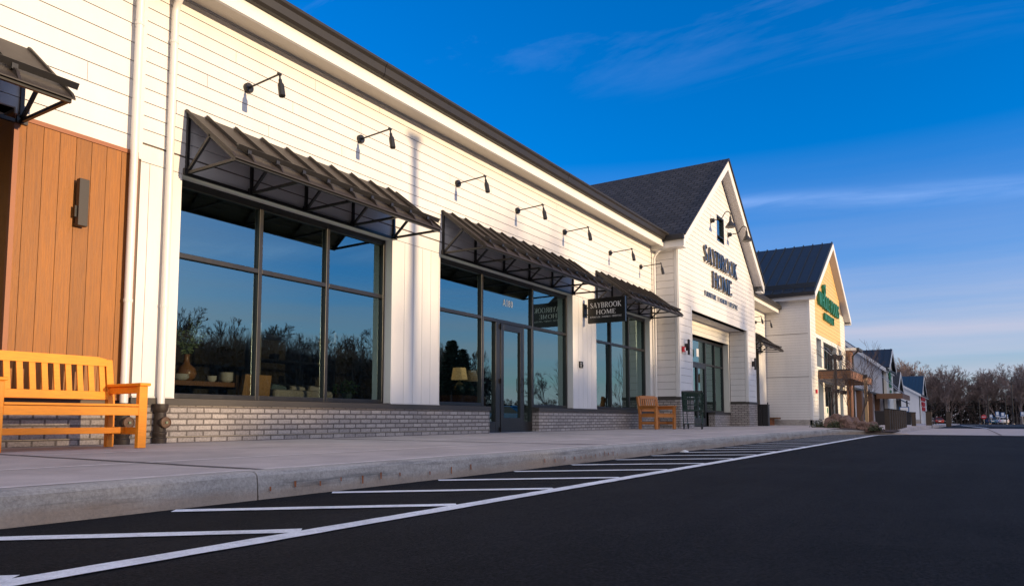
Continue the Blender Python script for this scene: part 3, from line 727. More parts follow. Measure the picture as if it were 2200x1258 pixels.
# ------------------------------------------------------------------ wall spotlights on long arms
def spot(x, y=0., z=4.82):
    t = thing('wall_spotlight', 'lamp', 'wall lamp', (x, y, z), 'spotlights on arms along the shop front')
    mb = MB(); mb.lathe((x, y-.016, z), [(.066, .0), (.068, -.02), (.068, -.045), (.058, -.058), (.02, -.062)], 18, 'y'); mb.tube([(x, y-.06, z), (x, y-.105, z)], .018, 8); mb.build('mount', black, t, smooth=True)
    mb = MB(); mb.tube([(x, y-.08, z+.003), (x, y-.655, z+.028)], .0125, 8); mb.lathe((x, y-.655, z+.03), [(.02, -.025), (.022, 0), (.02, .025)], 10, 'x'); mb.build('arm', black, t, smooth=True)
    mb = MB(); a = Vector((x, y-.66, z+.015)); b = Vector((x, y-.722, z-.285)); L = b-a
    mb.tube([a, a+L*.16, a+L*.22, a+L*.36, a+L*.46, a+L*.98, a+L], [.012, .012, .022, .024, .041, .043, .036], 16); mb.build('lamp_head', black, t, smooth=True)
    return t
SX = [(5.91, 'wall spotlight nearest the camera, above the left end of the first awning'), (8.0, 'wall spotlight above the right half of the first awning'),
      (10.55, 'wall spotlight above the left end of the entrance awning, right of the post shadow'), (12.65, 'wall spotlight above the middle of the long entrance awning'),
      (14.74, 'wall spotlight above the right end of the entrance awning'), (17.28, 'wall spotlight above the hanging black sign, second from the downpipe'), (19.37, 'last wall spotlight of the long wing, next to the corner downpipe')]
for x, l in SX: spot(x)['label'] = l

# ------------------------------------------------------------------ hanging sign, keypad, wood sconce
t = thing('hanging_sign', 'black hanging sign with white serif lettering on a bracket between entrance and third window', 'sign', (15.78, 0, 2.74))
mb = MB(); mb.box(15.74, 15.82, -1.12, -.13, 2.745, 3.355); mb.build('board', signblack, t, bevel=.003)
for sgn, nm in ((1, 'lettering'), (-1, 'lettering')):
    X0 = 15.78; Fs = (lambda s, z, o: (15.74-o, -s, z)) if sgn == 1 else (lambda s, z, o: (15.82+o, -s, z))
    mb = MB(); fl = 1 if sgn == 1 else -1
    text(mb, 'SAYBROOK', Fs, .61, 3.115, .128, .83, 0, .004, flip=fl, T=.12, t=.055)
    text(mb, 'HOME', Fs, .615, 2.955, .11, .52, 0, .004, flip=fl, T=.12, t=.055)
    text(mb, 'FURNITURE | FASHION | LIFESTYLE', Fs, .612, 2.872, .04, .83, 0, .003, flip=fl, T=.13, t=.07)
    mb.build(nm, letterw, t, recalc=False)
mb = MB(); mb.box(15.68, 15.88, -.05, -.012, 2.91, 3.235); mb.bar((15.78, -.04, 3.14), (15.78, -.14, 3.14), .022); mb.bar((15.78, -.04, 2.97), (15.78, -.14, 2.97), .022); mb.build('bracket', black, t)
t = thing('door_keypad', 'small black keypad on a white plate, right of the entrance door', 'keypad', (15.52, 0, 1.6))
mb = MB(); mb.box(15.405, 15.625, -.026, -.014, 1.625, 1.84); mb.build('plate', trimw, t)
mb = MB(); mb.box(15.44, 15.60, -.07, -.026, 1.65, 1.81); mb.lathe((15.535, -.072, 1.71), [(.035, 0), (.035, -.02), (.02, -.03)], 14, 'y'); b = mb.build('unit', black, t, bevel=.01)
mb = MB()
for i in range(3):
    mb.box(15.46, 15.485, -.075, -.07, 1.67+i*.04, 1.695+i*.04)
mb.build('button', letterw, b)
t = thing('wall_sconce', 'flat dark box sconce on the cedar panel', 'wall lamp', (3.84, -.06, 2.45))
mb = MB(); mb.box(3.785, 3.885, -.155, -.085, 2.46, 2.965); mb.build('shade', awnm, t, bevel=.004)
mb = MB(); mb.box(3.80, 3.87, -.085, -.045, 2.50, 2.93); mb.box(3.765, 3.785, -.12, -.10, 2.55, 2.67); mb.build('backplate', black, t)

# ================================================================== GABLED STOREFRONT
GX0, GX1, GC, GY = 20.60, 29.55, 25.07, -.70
B2 = thing('gabled_storefront', 'tall white gabled storefront with shingle roof and a recessed glass entrance', 'building', (GC, 0, .145))
FG = front(GY); sl_ = .777; apex = 9.30
def gb(z):                                                  # wall outline under the roof slope
    e = 5.62
    if z <= e: return (GX0, GX1)
    d = (z-e)/sl_; return (min(GX0+d, GC), max(GX1-d, GC))
OP = (21.78, 28.35, .1, 3.82); WN = (24.62, 25.50, 6.62, 7.56)
mb = MB()
sheet(mb, FG, GX0, GX1, .1, 5.62, [OP], .2)
zz = [5.62]+[5.62+.2*k for k in range(1, 19)]
zz = [z for z in zz if z < 9.05]+[6.62, 7.56]; zz = sorted(set(zz))
for a, b in zip(zz, zz[1:]): sheet(mb, FG, GX0, GX1, a, b, [WN] if a >= 6.6 and b <= 7.58 else [], .2, xb=gb)
sheet(mb, left(GX0), GY+.2, .0, .1, 5.6, [], .2); sheet(mb, left(28.35), GY+.2, .0, .1, 3.82, [], .2)
mb.build('wall_core', gapm, B2)
mb = MB()
planks(mb, FG, GX0+.09, GX1-.09, 3.93, 9.02, .1635, [WN], xb=lambda z: (max(gb(z)[0], GX0+.09) if z < 5.7 else gb(z)[0], min(gb(z)[1], GX1-.09) if z < 5.7 else gb(z)[1]), joints=0)
for a, b in ((GX0+.09, 21.70), (28.43, GX1-.09)): planks(mb, FG, a, b, 1.075, 3.93, .218, [])
planks(mb, left(GX0), GY+.10, -.02, 1.09, 5.55, .218, []); planks(mb, left(28.35), GY+.1, -.03, 1.09, 3.8, .218, [])
mb.build('clapboard', white, B2)
mb = MB()
for a, b in ((GX0, GX0+.085), (GX1-.085, GX1)): fbox(mb, FG, a, b, 1.075, 5.60, 0, .028)
for a, b in ((21.705, 21.78), (28.35, 28.425)): fbox(mb, FG, a, b, 1.075, 3.93, 0, .028)
fbox(mb, FG, 21.785, 28.345, 3.82, 3.925, 0, .027); fbox(mb, left(GX0), GY+.002, GY+.09, 1.075, 5.6, 0, .028); fbox(mb, left(28.35), GY+.002, GY+.09, 1.075, 3.82, 0, .028)
for a, b, c, d in ((WN[0]-.06, WN[0], WN[2]-.06, WN[3]+.06), (WN[1], WN[1]+.06, WN[2]-.06, WN[3]+.06), (WN[0], WN[1], WN[3], WN[3]+.06), (WN[0], WN[1], WN[2]-.06, WN[2])): fbox(mb, FG, a, b, c, d, .0, .03)
mb.build('corner_trim', trimw, B2)
mb = MB()
fbox(mb, FG, GX0-.03, 21.80, .08, 1.0, -.15, .03); fbox(mb, left(GX0), GY-.025, -.03, .085, .997, -.15, .0345); mb.build('brick_base', brick, B2)
mb = MB(); fbox(mb, FG, 28.33, GX1+.03, .08, 1.0, -.15, .03); fbox(mb, left(28.35), GY-.02, -.03, .08, .998, -.1, .025); mb.build('brick_base', brick, B2)
mb = MB(); fbox(mb, F0, 26.28, 28.30, .08, .585, -.22, .02); mb.build('brick_base', brick, B2)
mb = MB()
fbox(mb, FG, GX0-.05, 21.82, 1.0, 1.075, -.15, .05); fbox(mb, left(GX0), GY-.04, -.03, 1.0, 1.074, -.15, .053); mb.build('sill_band', sillm, B2)
mb = MB(); fbox(mb, FG, 28.31, GX1+.05, 1.0, 1.075, -.15, .05); fbox(mb, left(28.35), GY-.04, -.03, 1.0, 1.074, -.1, .045); mb.build('sill_band', sillm, B2)
mb = MB(); fbox(mb, F0, 26.26, 28.3, .585, .665, -.22, .04); mb.build('sill_band', sillm, B2)
# roof: two slopes with an overhang at the front
OV, ex0, ex1, ridge = -1.05, 20.22, 29.92, 9.62
def rz(x): return ridge-sl_*abs(x-GC)
for s, ex in ((-1, ex0), (1, ex1)):
    mb = MB(); z1 = rz(ex)
    mb.hexa([(ex, OV-.03, z1-.05), (GC, OV-.03, ridge-.05), (GC, 13, ridge-.05), (ex, 13, z1-.05), (ex, OV-.03, z1), (GC, OV-.03, ridge), (GC, 13, ridge), (ex, 13, z1)])
    mb.build('roof', shingle, B2)
mb = MB()
for s, ex in ((-1, ex0), (1, ex1)):
    e = ex+(.10 if s < 0 else -.10)*0
    A = (ex, OV, rz(ex)-.055); Bp = (GC, OV, ridge-.055)
    mb.hexa([(ex, OV, rz(ex)-.36), (GC, OV, ridge-.40), (GC, OV+.04, ridge-.40), (ex, OV+.04, rz(ex)-.36), (ex, OV, rz(ex)-.055), (GC, OV, ridge-.055), (GC, OV+.04, ridge-.055), (ex, OV+.04, rz(ex)-.055)])
    # eave box end
    mb.box(min(ex, ex-s*.36), max(ex, ex-s*.36), OV+.041, 3, rz(ex)-.36, rz(ex)-.30)
    mb.box(min(ex, ex-s*.03), max(ex, ex-s*.03), OV+.042, 3, rz(ex)-.299, rz(ex)-.06)
mb.build('rake_fascia', trimw, B2)
mb = MB()
for s, ex in ((-1, ex0), (1, ex1)):
    mb.hexa([(ex-s*.37, OV+.045, rz(ex)+.37*sl_-.40), (GC, OV+.045, ridge-.40), (GC, GY-.015, ridge-.40), (ex-s*.37, GY-.015, rz(ex)+.37*sl_-.40), (ex-s*.37, OV+.045, rz(ex)+.37*sl_-.37), (GC, OV+.045, ridge-.37), (GC, GY-.015, ridge-.37), (ex-s*.37, GY-.015, rz(ex)+.37*sl_-.37)])
mb.build('rake_soffit', stuc, B2)
mb = MB()
for s, ex in ((-1, ex0), (1, ex1)): mb = MB(); mb.box(min(ex, ex+s*.12), max(ex, ex+s*.12), OV-.02, 3, rz(ex)-.16, rz(ex)-.01); mb.build('gutter', gutterm, B2)
mb = MB()
for s, ex in ((-1, ex0), (1, ex1)): mb.bar((ex, OV-.035, rz(ex)-.02), (GC, OV-.035, ridge-.02), .03, .05)
mb.build('drip_edge', gutterm, B2)
# recess
mb = MB(); mb.box(21.78, 28.35, GY+.03, .0, 3.82, 3.90); cr = mb.build('recess_ceiling', stuc, B2)
for x in (22.9, 25.05, 27.2):
    mb = MB(); mb.lathe((x, -.36, 3.8195), [(.09, 0), (.09, -.006), (.07, -.008)], 18); mb.build('downlight', greyrail, cr)
mb = MB(); planks(mb, F0, 21.78, 28.33, 3.315, 3.82, .1635, [], t=.02); fbox(mb, F0, 28.205, 28.33, .66, 3.31, -.2, .01); fbox(mb, F0, 21.78, 21.90, .66, 3.31, -.2, .01); mb.build('transom_siding', cream, B2)
window(B2, front(.06), [21.90, 24.0, 26.0, 27.1, 28.2], [.66, 2.40, 3.30], skip=((24.0, 0), (24.0, 'p', .66)))
door(B2, front(.06), 24.10, 25.93, 24.03, 25.97, .145, 2.37, leaves=2)
mb = MB(); fbox(mb, F0, 24.86, 25.10, 2.62, 2.90, -.165, -.16); mb.build('notice', trimw, B2)
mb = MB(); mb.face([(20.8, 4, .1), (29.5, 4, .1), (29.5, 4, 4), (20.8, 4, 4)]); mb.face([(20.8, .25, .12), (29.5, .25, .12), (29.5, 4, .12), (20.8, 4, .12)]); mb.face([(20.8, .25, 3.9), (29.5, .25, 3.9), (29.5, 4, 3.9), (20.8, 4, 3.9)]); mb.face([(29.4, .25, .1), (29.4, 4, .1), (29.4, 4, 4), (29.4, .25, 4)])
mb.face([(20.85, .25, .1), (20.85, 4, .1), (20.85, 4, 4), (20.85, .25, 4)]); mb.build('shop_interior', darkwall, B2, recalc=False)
mb = MB(); e = WN
for a, b, c, d in ((e[0], e[0]+.05, e[2], e[3]), (e[1]-.05, e[1], e[2], e[3]), (e[0]+.05, e[1]-.05, e[2], e[2]+.05), (e[0]+.05, e[1]-.05, e[3]-.05, e[3]), (e[0]+.05, e[1]-.05, 6.83, 6.86)): fbox(mb, FG, a, b, c, d, -.1, .012)
fr = mb.build('gable_window', bronze, B2)
mb = MB(); mb.face([FG(e[0], e[2], -.06), FG(e[1], e[2], -.06), FG(e[1], e[3], -.06), FG(e[0], e[3], -.06)]); mb.build('pane', glass, fr, recalc=False)
mb = MB(); mb.box(e[0], e[1], GY+.25, GY+.3, e[2], e[3]); mb.build('attic_back', signblack, B2)

# sign letters: dark channel letters standing off the gable
t = thing('gable_sign', 'large glossy black channel letters in two lines on the white gable', 'sign', (25, GY, 4.8))
mb = MB(); text(mb, 'SAYBROOK', FG, 24.95, 5.615, .545, 3.95, .03, .10, T=.09, t=.04); mb.build('lettering', letterb, t, recalc=False)
mb = MB(); text(mb, 'HOME', FG, 25.0, 4.875, .53, 2.30, .03, .10, T=.09, t=.04); mb.build('lettering', letterb, t, recalc=False)
mb = MB()
for q in [(23.1+i*.235, 5.575) for i in range(17)]+[(23.95+i*.235, 4.835) for i in range(10)]:
    mb = MB(); mb.box(q[0]-.012, q[0]+.012, GY-.09, GY-.01, q[1], q[1]+.03); mb.build('standoff', awnm, t)
t = thing('gable_tagline', 'thin black line of small serif capitals under the big letters on the gable', 'sign', (25.05, GY, 4.45))
mb = MB(); text(mb, 'FURNITURE | FASHION | LIFESTYLE', FG, 25.05, 4.46, .175, 3.95, .022, .040, T=.15, t=.07); mb.build('lettering', letterb, t, recalc=False)

def gooseneck(x, z, label):
    t = thing('gooseneck_lamp', label, 'wall lamp', (x, GY, z), 'gooseneck lamps on the gable')
    y = GY
    mb = MB(); mb.lathe((x, y-.02, z), [(.085, 0), (.085, -.04), (.075, -.05), (.075, -.10), (.06, -.13)], 14, 'y'); mb.build('mount', black, t, smooth=True)
    pts = [(x, y-.1, z), (x, y-.42, z+.0)]
    for k in range(1, 5): a = k/4; pts.append((x, y-.42-.22*a, z+.28*a*a))
    for k in range(1, 9): a = math.pi*(1-k/8); pts.append((x, y-.86+.22*math.cos(a)*-1*-1, z+.28+.20*math.sin(a)))
    P2 = [(x, y-.1, z), (x, y-.34, z+.01), (x, y-.42, z+.05), (x, y-.47, z+.14), (x, y-.52, z+.21), (x, y-.58, z+.235), (x, y-.64, z+.22), (x, y-.685, z+.16), (x, y-.69, z+.04)]
    mb = MB(); mb.tube(P2, .017, 8); mb.build('arm', black, t, smooth=True)
    mb = MB(); mb.lathe((x, y-.69, z-.32), [(.175, 0), (.18, .005), (.15, .06), (.08, .16), (.045, .21), (.042, .29), (.032, .36), (.02, .37)], 18); mb.build('shade', black, t, smooth=True)
gooseneck(23.96, 7.16, 'left gooseneck lamp with cone shade, in front of the small gable window')
gooseneck(26.02, 7.12, 'right gooseneck lamp with cone shade, beside the right rake of the gable')
def bar_sconce(x, z, label):
    t = thing('bar_sconce', label, 'wall lamp', (x, GY, z), 'black bar sconces beside the recessed entrance')
    mb = MB(); mb.box(x-.035, x+.035, GY-.17, GY-.11, z, z+.47); mb.build('tube', black, t, bevel=.008)
    mb = MB(); mb.box(x-.05, x+.05, GY-.11, GY-.03, z+.13, z+.34); mb.build('backplate', black, t); return t
bar_sconce(21.10, 2.35, 'black bar sconce left of the recessed entrance, beside the red alarm'); bar_sconce(28.95, 2.34, 'black bar sconce right of the recessed entrance')
t = thing('fire_alarm', 'small red fire alarm box on the white gable wall', 'alarm', (20.86, GY, 2.4))
mb = MB(); mb.box(20.78, 20.94, GY-.10, GY-.03, 2.42, 2.58); mb.build('housing', redm, t, bevel=.01)
mb = MB(); mb.box(20.83, 20.89, GY-.115, GY-.10, 2.45, 2.55); mb.build('strobe', letterw, t)

# ================================================================== SHORT WING behind the gable
B3 = thing('short_wing', 'short white clapboard wing between the gabled storefront and the tall tan gable', 'building', (32, 0, .12))
mb = MB(); H3 = [(29.9, 33.0, .6, 3.4)]
sheet(mb, F0, 29.3, 34.32, .05, 5.6, H3, .2); mb.build('wall_core', gapm, B3)
mb = MB(); planks(mb, F0, 29.55, 34.30, 3.62, 5.5, .1635, []); fbox(mb, F0, 29.55, 34.3, 3.4, 3.61, 0, .016)
for k in range(6): fbox(mb, F0, 33.0+k*.215, 33.0+k*.215+.208, .70, 3.395, 0, .016)
mb.build('clapboard', white, B3)
mb = MB(); fbox(mb, F0, 29.5, 34.3, .05, .60, -.15, .03); mb.build('brick_base', brick, B3)
mb = MB(); fbox(mb, F0, 29.5, 34.3, .60, .69, -.15, .05); mb.build('sill_band', sillm, B3)
window(B3, F0, [29.9, 31.4, 33.0], [.69, 2.437, 3.39])
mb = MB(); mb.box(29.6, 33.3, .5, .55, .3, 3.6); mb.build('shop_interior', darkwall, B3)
mb = MB(); fbox(mb, F0, 29.5, 34.2, 5.30, 5.34, .02, .62); mb.build('soffit', vinyl, B3)
mb = MB(); fbox(mb, F0, 29.5, 34.25, 5.27, 5.50, .62, .65); mb.build('fascia', trimw, B3)
mb = MB(); fbox(mb, F0, 29.5, 34.28, 5.42, 5.60, .652, .78); mb.build('gutter', gutterm, B3)
mb = MB(); mb.hexa([(29.5, -.76, 5.57), (34.3, -.76, 5.57), (34.3, 8, 8.6), (29.5, 8, 8.6), (29.5, -.76, 5.62), (34.3, -.76, 5.62), (34.3, 8, 8.65), (29.5, 8, 8.65)]); mb.build('roof', shingle, B3)
awning(29.75, 33.35, 'black metal awning on the short wing, just right of the gabled storefront', 5)
spot(30.9, z=4.68)['label'] = 'wall spotlight on the short wing, the upper left of two beyond the gable'
spot(32.5, z=4.68)['label'] = 'wall spotlight on the short wing, lower right, nearest the tan gabled market'

# ================================================================== MARKET with tan gable
MX0, MX1, MC, MY = 34.33, 44.85, 39.57, -1.95
B4 = thing('market_building', 'tall market with tan gable, metal roof and white side wall', 'building', (MC, 0, .1))
FM = front(MY); ms = .60; mr = 9.45
def mz(x): return mr-ms*abs(x-MC)
def mbx(z):
    if z <= 6.2: return (MX0, MX1)
    d = (z-6.2)/ms; return (min(MX0+d, MC), max(MX1-d, MC))
U = [(35.75, 37.05, 2.86, 4.22), (37.62, 41.6, 2.86, 4.18), (42.3, 43.4, 2.86, 4.18)]
Lw = [(35.9, 37.2, .30, 2.19), (37.65, 41.5, .12, 2.19), (42.3, 43.4, .30, 2.19)]
mb = MB(); sheet(mb, FM, MX0, MX1, .30, 6.2, U+Lw, .2)
zs = [6.2+.25*k for k in range(13)]
for a, b in zip(zs, zs[1:]):
    if a < 8.95: sheet(mb, FM, MX0, MX1, a, b, [], .2, xb=mbx)
sheet(mb, left(MX0), MY+.2, 9, .30, 6.22, [], .2); mb.build('wall_core', gapm, B4)
TAN = (35.72, 43.2, 4.40, 6.2)
mb = MB(); planks(mb, FM, MX0+.1, MX1-.1, .37, 6.2, .17, U+Lw+[TAN], t=.012)
mb.build('clapboard', cream, B4)
mb = MB()
for a, b in ((.37, 2.30), (2.325, 4.25), (4.275, 6.18)): planks(mb, left(MX0), MY+.09, 8, a, b, .118, [], gap=.005, t=.012)
mb.build('side_clapboard', white, B4)
mb = MB(); planks(mb, FM, TAN[0], TAN[1], 4.41, 8.92, .185, [], t=.016, xb=lambda z: (max(mbx(z)[0], TAN[0]), min(mbx(z)[1], TAN[1]))); mb.build('gable_panel', tan, B4)
mb = MB(); fbox(mb, FM, MX0, MX0+.095, .37, 6.2, 0, .026); fbox(mb, FM, MX1-.095, MX1, .37, 6.2, 0, .026); fbox(mb, left(MX0), MY-.026, MY+.085, .37, 6.18, 0, .026)
for (a, b, c, d) in U+Lw:
    fbox(mb, FM, a-.08, a+.004, c, d+.08, -.19, .024); fbox(mb, FM, b-.004, b+.08, c, d+.08, -.19, .024); fbox(mb, FM, a+.005, b-.005, d-.004, d+.08, -.19, .023)
mb.build('corner_trim', trimw, B4)
mb = MB(); fbox(mb, FM, MX0-.02, MX1, -.1, .36, -.1, .02); fbox(mb, left(MX0), MY+.0, 8, -.1, .36, -.1, .02); mb.build('concrete_base', kerbc, B4)
for (a, b, c, d) in U+Lw:
    n = 5 if b-a > 3 else (2 if b-a > 1.2 else 2)
    window(B4, front(MY+.06), [a+(b-a)*i/n for i in range(n+1)], [c, d] if c > 2 else [c, c+.42, d], fw_=.09)
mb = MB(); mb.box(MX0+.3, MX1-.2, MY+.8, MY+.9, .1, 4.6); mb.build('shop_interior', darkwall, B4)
OVm, mx0, mx1 = -2.28, 33.98, 45.16
for s, ex in ((-1, mx0), (1, mx1)):
    mb = MB(); z1 = mz(ex)
    mb.hexa([(ex, OVm, z1-.05), (MC, OVm, mr-.05), (MC, 14, mr-.05), (ex, 14, z1-.05), (ex, OVm, z1), (MC, OVm, mr), (MC, 14, mr), (ex, 14, z1)])
    for k in range(26):
        y = OVm+.02+k*.46
        mb.hexa([(ex, y, z1), (MC, y, mr), (MC, y+.04, mr), (ex, y+.04, z1), (ex, y, z1+.06), (MC, y, mr+.06), (MC, y+.04, mr+.06), (ex, y+.04, z1+.06)])
    for q in (.35, .62):
        x = ex-s*q; mb.bar((x, OVm+.05, mz(x)+.10), (x, 12, mz(x)+.10), .02, .10)
    mb.build('roof', metroof, B4)
mb = MB()
for s, ex in ((-1, mx0), (1, mx1)):
    mb.hexa([(ex, OVm-.02, mz(ex)-.33), (MC, OVm-.02, mr-.36), (MC, OVm+.02, mr-.36), (ex, OVm+.02, mz(ex)-.33), (ex, OVm-.02, mz(ex)-.05), (MC, OVm-.02, mr-.05), (MC, OVm+.02, mr-.05), (ex, OVm+.02, mz(ex)-.05)])
    mb.box(min(ex, ex-s*.34), max(ex, ex-s*.34), OVm+.021, 3, mz(ex)-.33, mz(ex)-.28); mb.box(min(ex, ex-s*.03), max(ex, ex-s*.03), OVm+.022, 8, mz(ex)-.279, mz(ex)-.06)
mb.build('rake_fascia', trimw, B4)
mb = MB()
for s, ex in ((-1, mx0), (1, mx1)):
    mb.hexa([(ex-s*.3, OVm+.025, mz(ex)+.3*ms-.36), (MC, OVm+.025, mr-.36), (MC, MY-.012, mr-.36), (ex-s*.3, MY-.012, mz(ex)+.3*ms-.36), (ex-s*.3, OVm+.025, mz(ex)+.3*ms-.33), (MC, OVm+.025, mr-.33), (MC, MY-.012, mr-.33), (ex-s*.3, MY-.012, mz(ex)+.3*ms-.33)])
mb.build('rake_soffit', stuc, B4)
mb = MB(); mb.box(mx0-.12, mx0, OVm, 8, mz(mx0)-.16, mz(mx0)-.005); mb.build('gutter', gutterm, B4); mb = MB(); mb.box(mx1, mx1+.12, OVm, 8, mz(mx1)-.16, mz(mx1)-.005); mb.build('gutter', gutterm, B4)
t = thing('market_sign', 'dark green market letters in two lines with a leaf emblem, on the tan gable', 'sign', (39.2, MY, 5.3))
mb = MB(); text(mb, 'WHOLE FOODS', FM, 39.1, 5.80, .66, 6.0, .05, .17, T=.16, t=.11, serif=False, track=.05); mb.build('lettering', greenm, t, recalc=False)
mb = MB(); text(mb, 'MARKET', FM, 39.1, 5.24, .36, 2.9, .05, .15, T=.17, t=.12, serif=False, track=.08); mb.build('lettering', greenm, t, recalc=False)
mb = MB(); n = 0
for q in stroke([(37.78+.26*math.cos(R(a)), 6.72+.24*math.sin(R(a))) for a in range(-250, 75, 18)], .11)+[[(37.86, 6.80), (38.12, 6.92), (38.10, 7.06), (37.90, 6.98)]]:
    fr_ = [FM(a, b, .16-.0005*(n % 3)) for a, b in q]; bk_ = [FM(a, b, .05) for a, b in q]; n += 1; mb.face(fr_); mb.face(bk_)
    for i in range(4): mb.face([bk_[i], bk_[(i+1) % 4], fr_[(i+1) % 4], fr_[i]])
mb.build('emblem', greenm, t, recalc=False)
# canopy
t = thing('market_canopy', 'brown timber canopy over the market doors, hung on steel rods', 'canopy', (40, MY, 2.2))
mb = MB(); mb.box(36.0, 44.0, -3.34, MY-.03, 2.62, 2.70); mb.build('deck', black, t)
mb = MB()
for z in (2.27, 2.39, 2.51): mb.box(36.0, 44.0, -3.36, -3.31, z, z+.112); mb.box(35.96, 36.0, -3.36, MY-.03, z, z+.112); mb.box(44.0, 44.04, -3.36, MY-.03, z, z+.112)
mb.build('fascia', brownm, t)
mb = MB()
for x in (36.6, 38.7, 40.8, 43.2): mb = MB(); mb.tube([(x, -3.2, 2.7), (x, MY-.02, 3.9)], .016, 5); mb.build('rod', greyrail, t)
mb = MB()
for x in (37.2, 39.6, 42): mb = MB(); mb.box(x-.15, x+.15, -2.35, -2.05, 1.72, 1.92); mb.build('light_box', black, t)
def canopy_post(x, y, h, label, heads):
    t = thing('canopy_post', label, 'post', (x, y, .05), 'tall posts before the market doors')
    mb = MB(); w_ = .045 if heads else .075; mb.box(x-w_, x+w_, y-w_, y+w_, .05, h); mb.build('shaft', postw if x > 38 else timber, t)
    mb = MB(); mb.box(x-.09, x+.09, y-.09, y+.09, h-.16, h+.02)
    if heads: mb.box(x-.10, x+.10, y+.10, y+.26, h-.22, h-.02); mb.box(x-.1, x+.1, y-.28, y-.10, h-.22, h-.02)
    mb.build('head', black, t)
canopy_post(30.95, -3.45, 2.95, 'dark post with two black floodlights at its head, before the market canopy', True)
canopy_post(40.2, -3.48, 2.62, 'pale sunlit timber post at the far end of the market canopy', False)
t = thing('call_box', 'small red call box on the market front near its left corner', 'alarm', (35.2, MY, 1.5)); mb = MB(); mb.box(35.14, 35.38, MY-.08, MY-.03, 1.58, 1.76); mb.build('housing', redm, t, bevel=.01)
t = thing('door_poster', 'cream poster with a dark round mark in the market door', 'poster', (38.2, MY, .5)); mb = MB(); fbox(mb, FM, 37.72, 38.75, .45, 1.02, -.03, -.02); mb.build('sheet', mat('poster_paper', (.72, .70, .58), .6), t)
mb = MB(); mb.lathe((38.45, MY+.018, .83), [(.15, 0), (.15, -.004)], 18, 'y'); mb.build('mark', greenm, t)

# ================================================================== BUILDINGS FURTHER ALONG
def gable_hall(name, label, cat, X0, X1, Yf, eave, slope, depth, wallm, roofm, base, ovh=.3, seam=0):
    """hall whose gable end looks back along the pavement; ridge runs along x"""
    t = thing(name, label, cat, ((X0+X1)/2, Yf+depth/2, base))
    yc = Yf+depth/2
    mb = MB(); pts = [(Yf, base-.3), (Yf, eave), (yc, eave+slope*depth/2), (Yf+depth, eave), (Yf+depth, base-.3)]
    mb.face([(X0, y, z) for y, z in pts]); mb.face([(X1, y, z) for y, z in pts])
    for (a, b) in zip(pts, pts[1:]): mb.face([(X0, a[0], a[1]), (X1, a[0], a[1]), (X1, b[0], b[1]), (X0, b[0], b[1])])
    mb.build('wall', wallm, t)
    mb = MB()
    for s in (-1, 1):
        ye = yc+s*(depth/2+ovh); ze = eave-slope*ovh
        mb.hexa([(X0-ovh, ye, ze+.02), (X1+ovh, ye, ze+.02), (X1+ovh, yc, eave+slope*depth/2+.02), (X0-ovh, yc, eave+slope*depth/2+.02), (X0-ovh, ye, ze+.16), (X1+ovh, ye, ze+.16), (X1+ovh, yc, eave+slope*depth/2+.16), (X0-ovh, yc, eave+slope*depth/2+.16)])
    mb.build('roof', roofm, t)
    mb = MB()
    for s in (-1, 1):
        ye = yc+s*(depth/2+ovh); ze = eave-slope*ovh; zr = eave+slope*depth/2
        mb.hexa([(X0-ovh-.03, ye, ze-.22), (X0-ovh+.02, ye, ze-.22), (X0-ovh+.02, yc, zr-.22), (X0-ovh-.03, yc, zr-.22), (X0-ovh-.03, ye, ze+.12), (X0-ovh+.02, ye, ze+.12), (X0-ovh+.02, yc, zr+.12), (X0-ovh-.03, yc, zr+.12)])
        mb.hexa([(X0-ovh+.021, yc+s*(depth/2), eave-.24), (X0-.01, yc+s*depth/2, eave-.24), (X0-.01, yc, zr-.24), (X0-ovh+.021, yc, zr-.24), (X0-ovh+.021, yc+s*depth/2, eave-.2), (X0-.01, yc+s*depth/2, eave-.2), (X0-.01, yc, zr-.2), (X0-ovh+.021, yc, zr-.2)])
    mb.box(X0-ovh, X1, Yf-ovh-.04, Yf-ovh, eave-slope*ovh-.20, eave-slope*ovh+.1)
    mb.build('rake_fascia', trimw, t)
    mb = MB(); mb.box(X0-ovh, X1, Yf-ovh-.16, Yf-ovh-.041, eave-slope*ovh-.05, eave-slope*ovh+.10); mb.tube([(X0+.05, Yf-ovh-.1, eave-.1), (X0+.05, Yf-.08, eave-.45), (X0+.05, Yf-.08, base)], .06, 6); mb.build('gutter', gutterm, t)
    return t
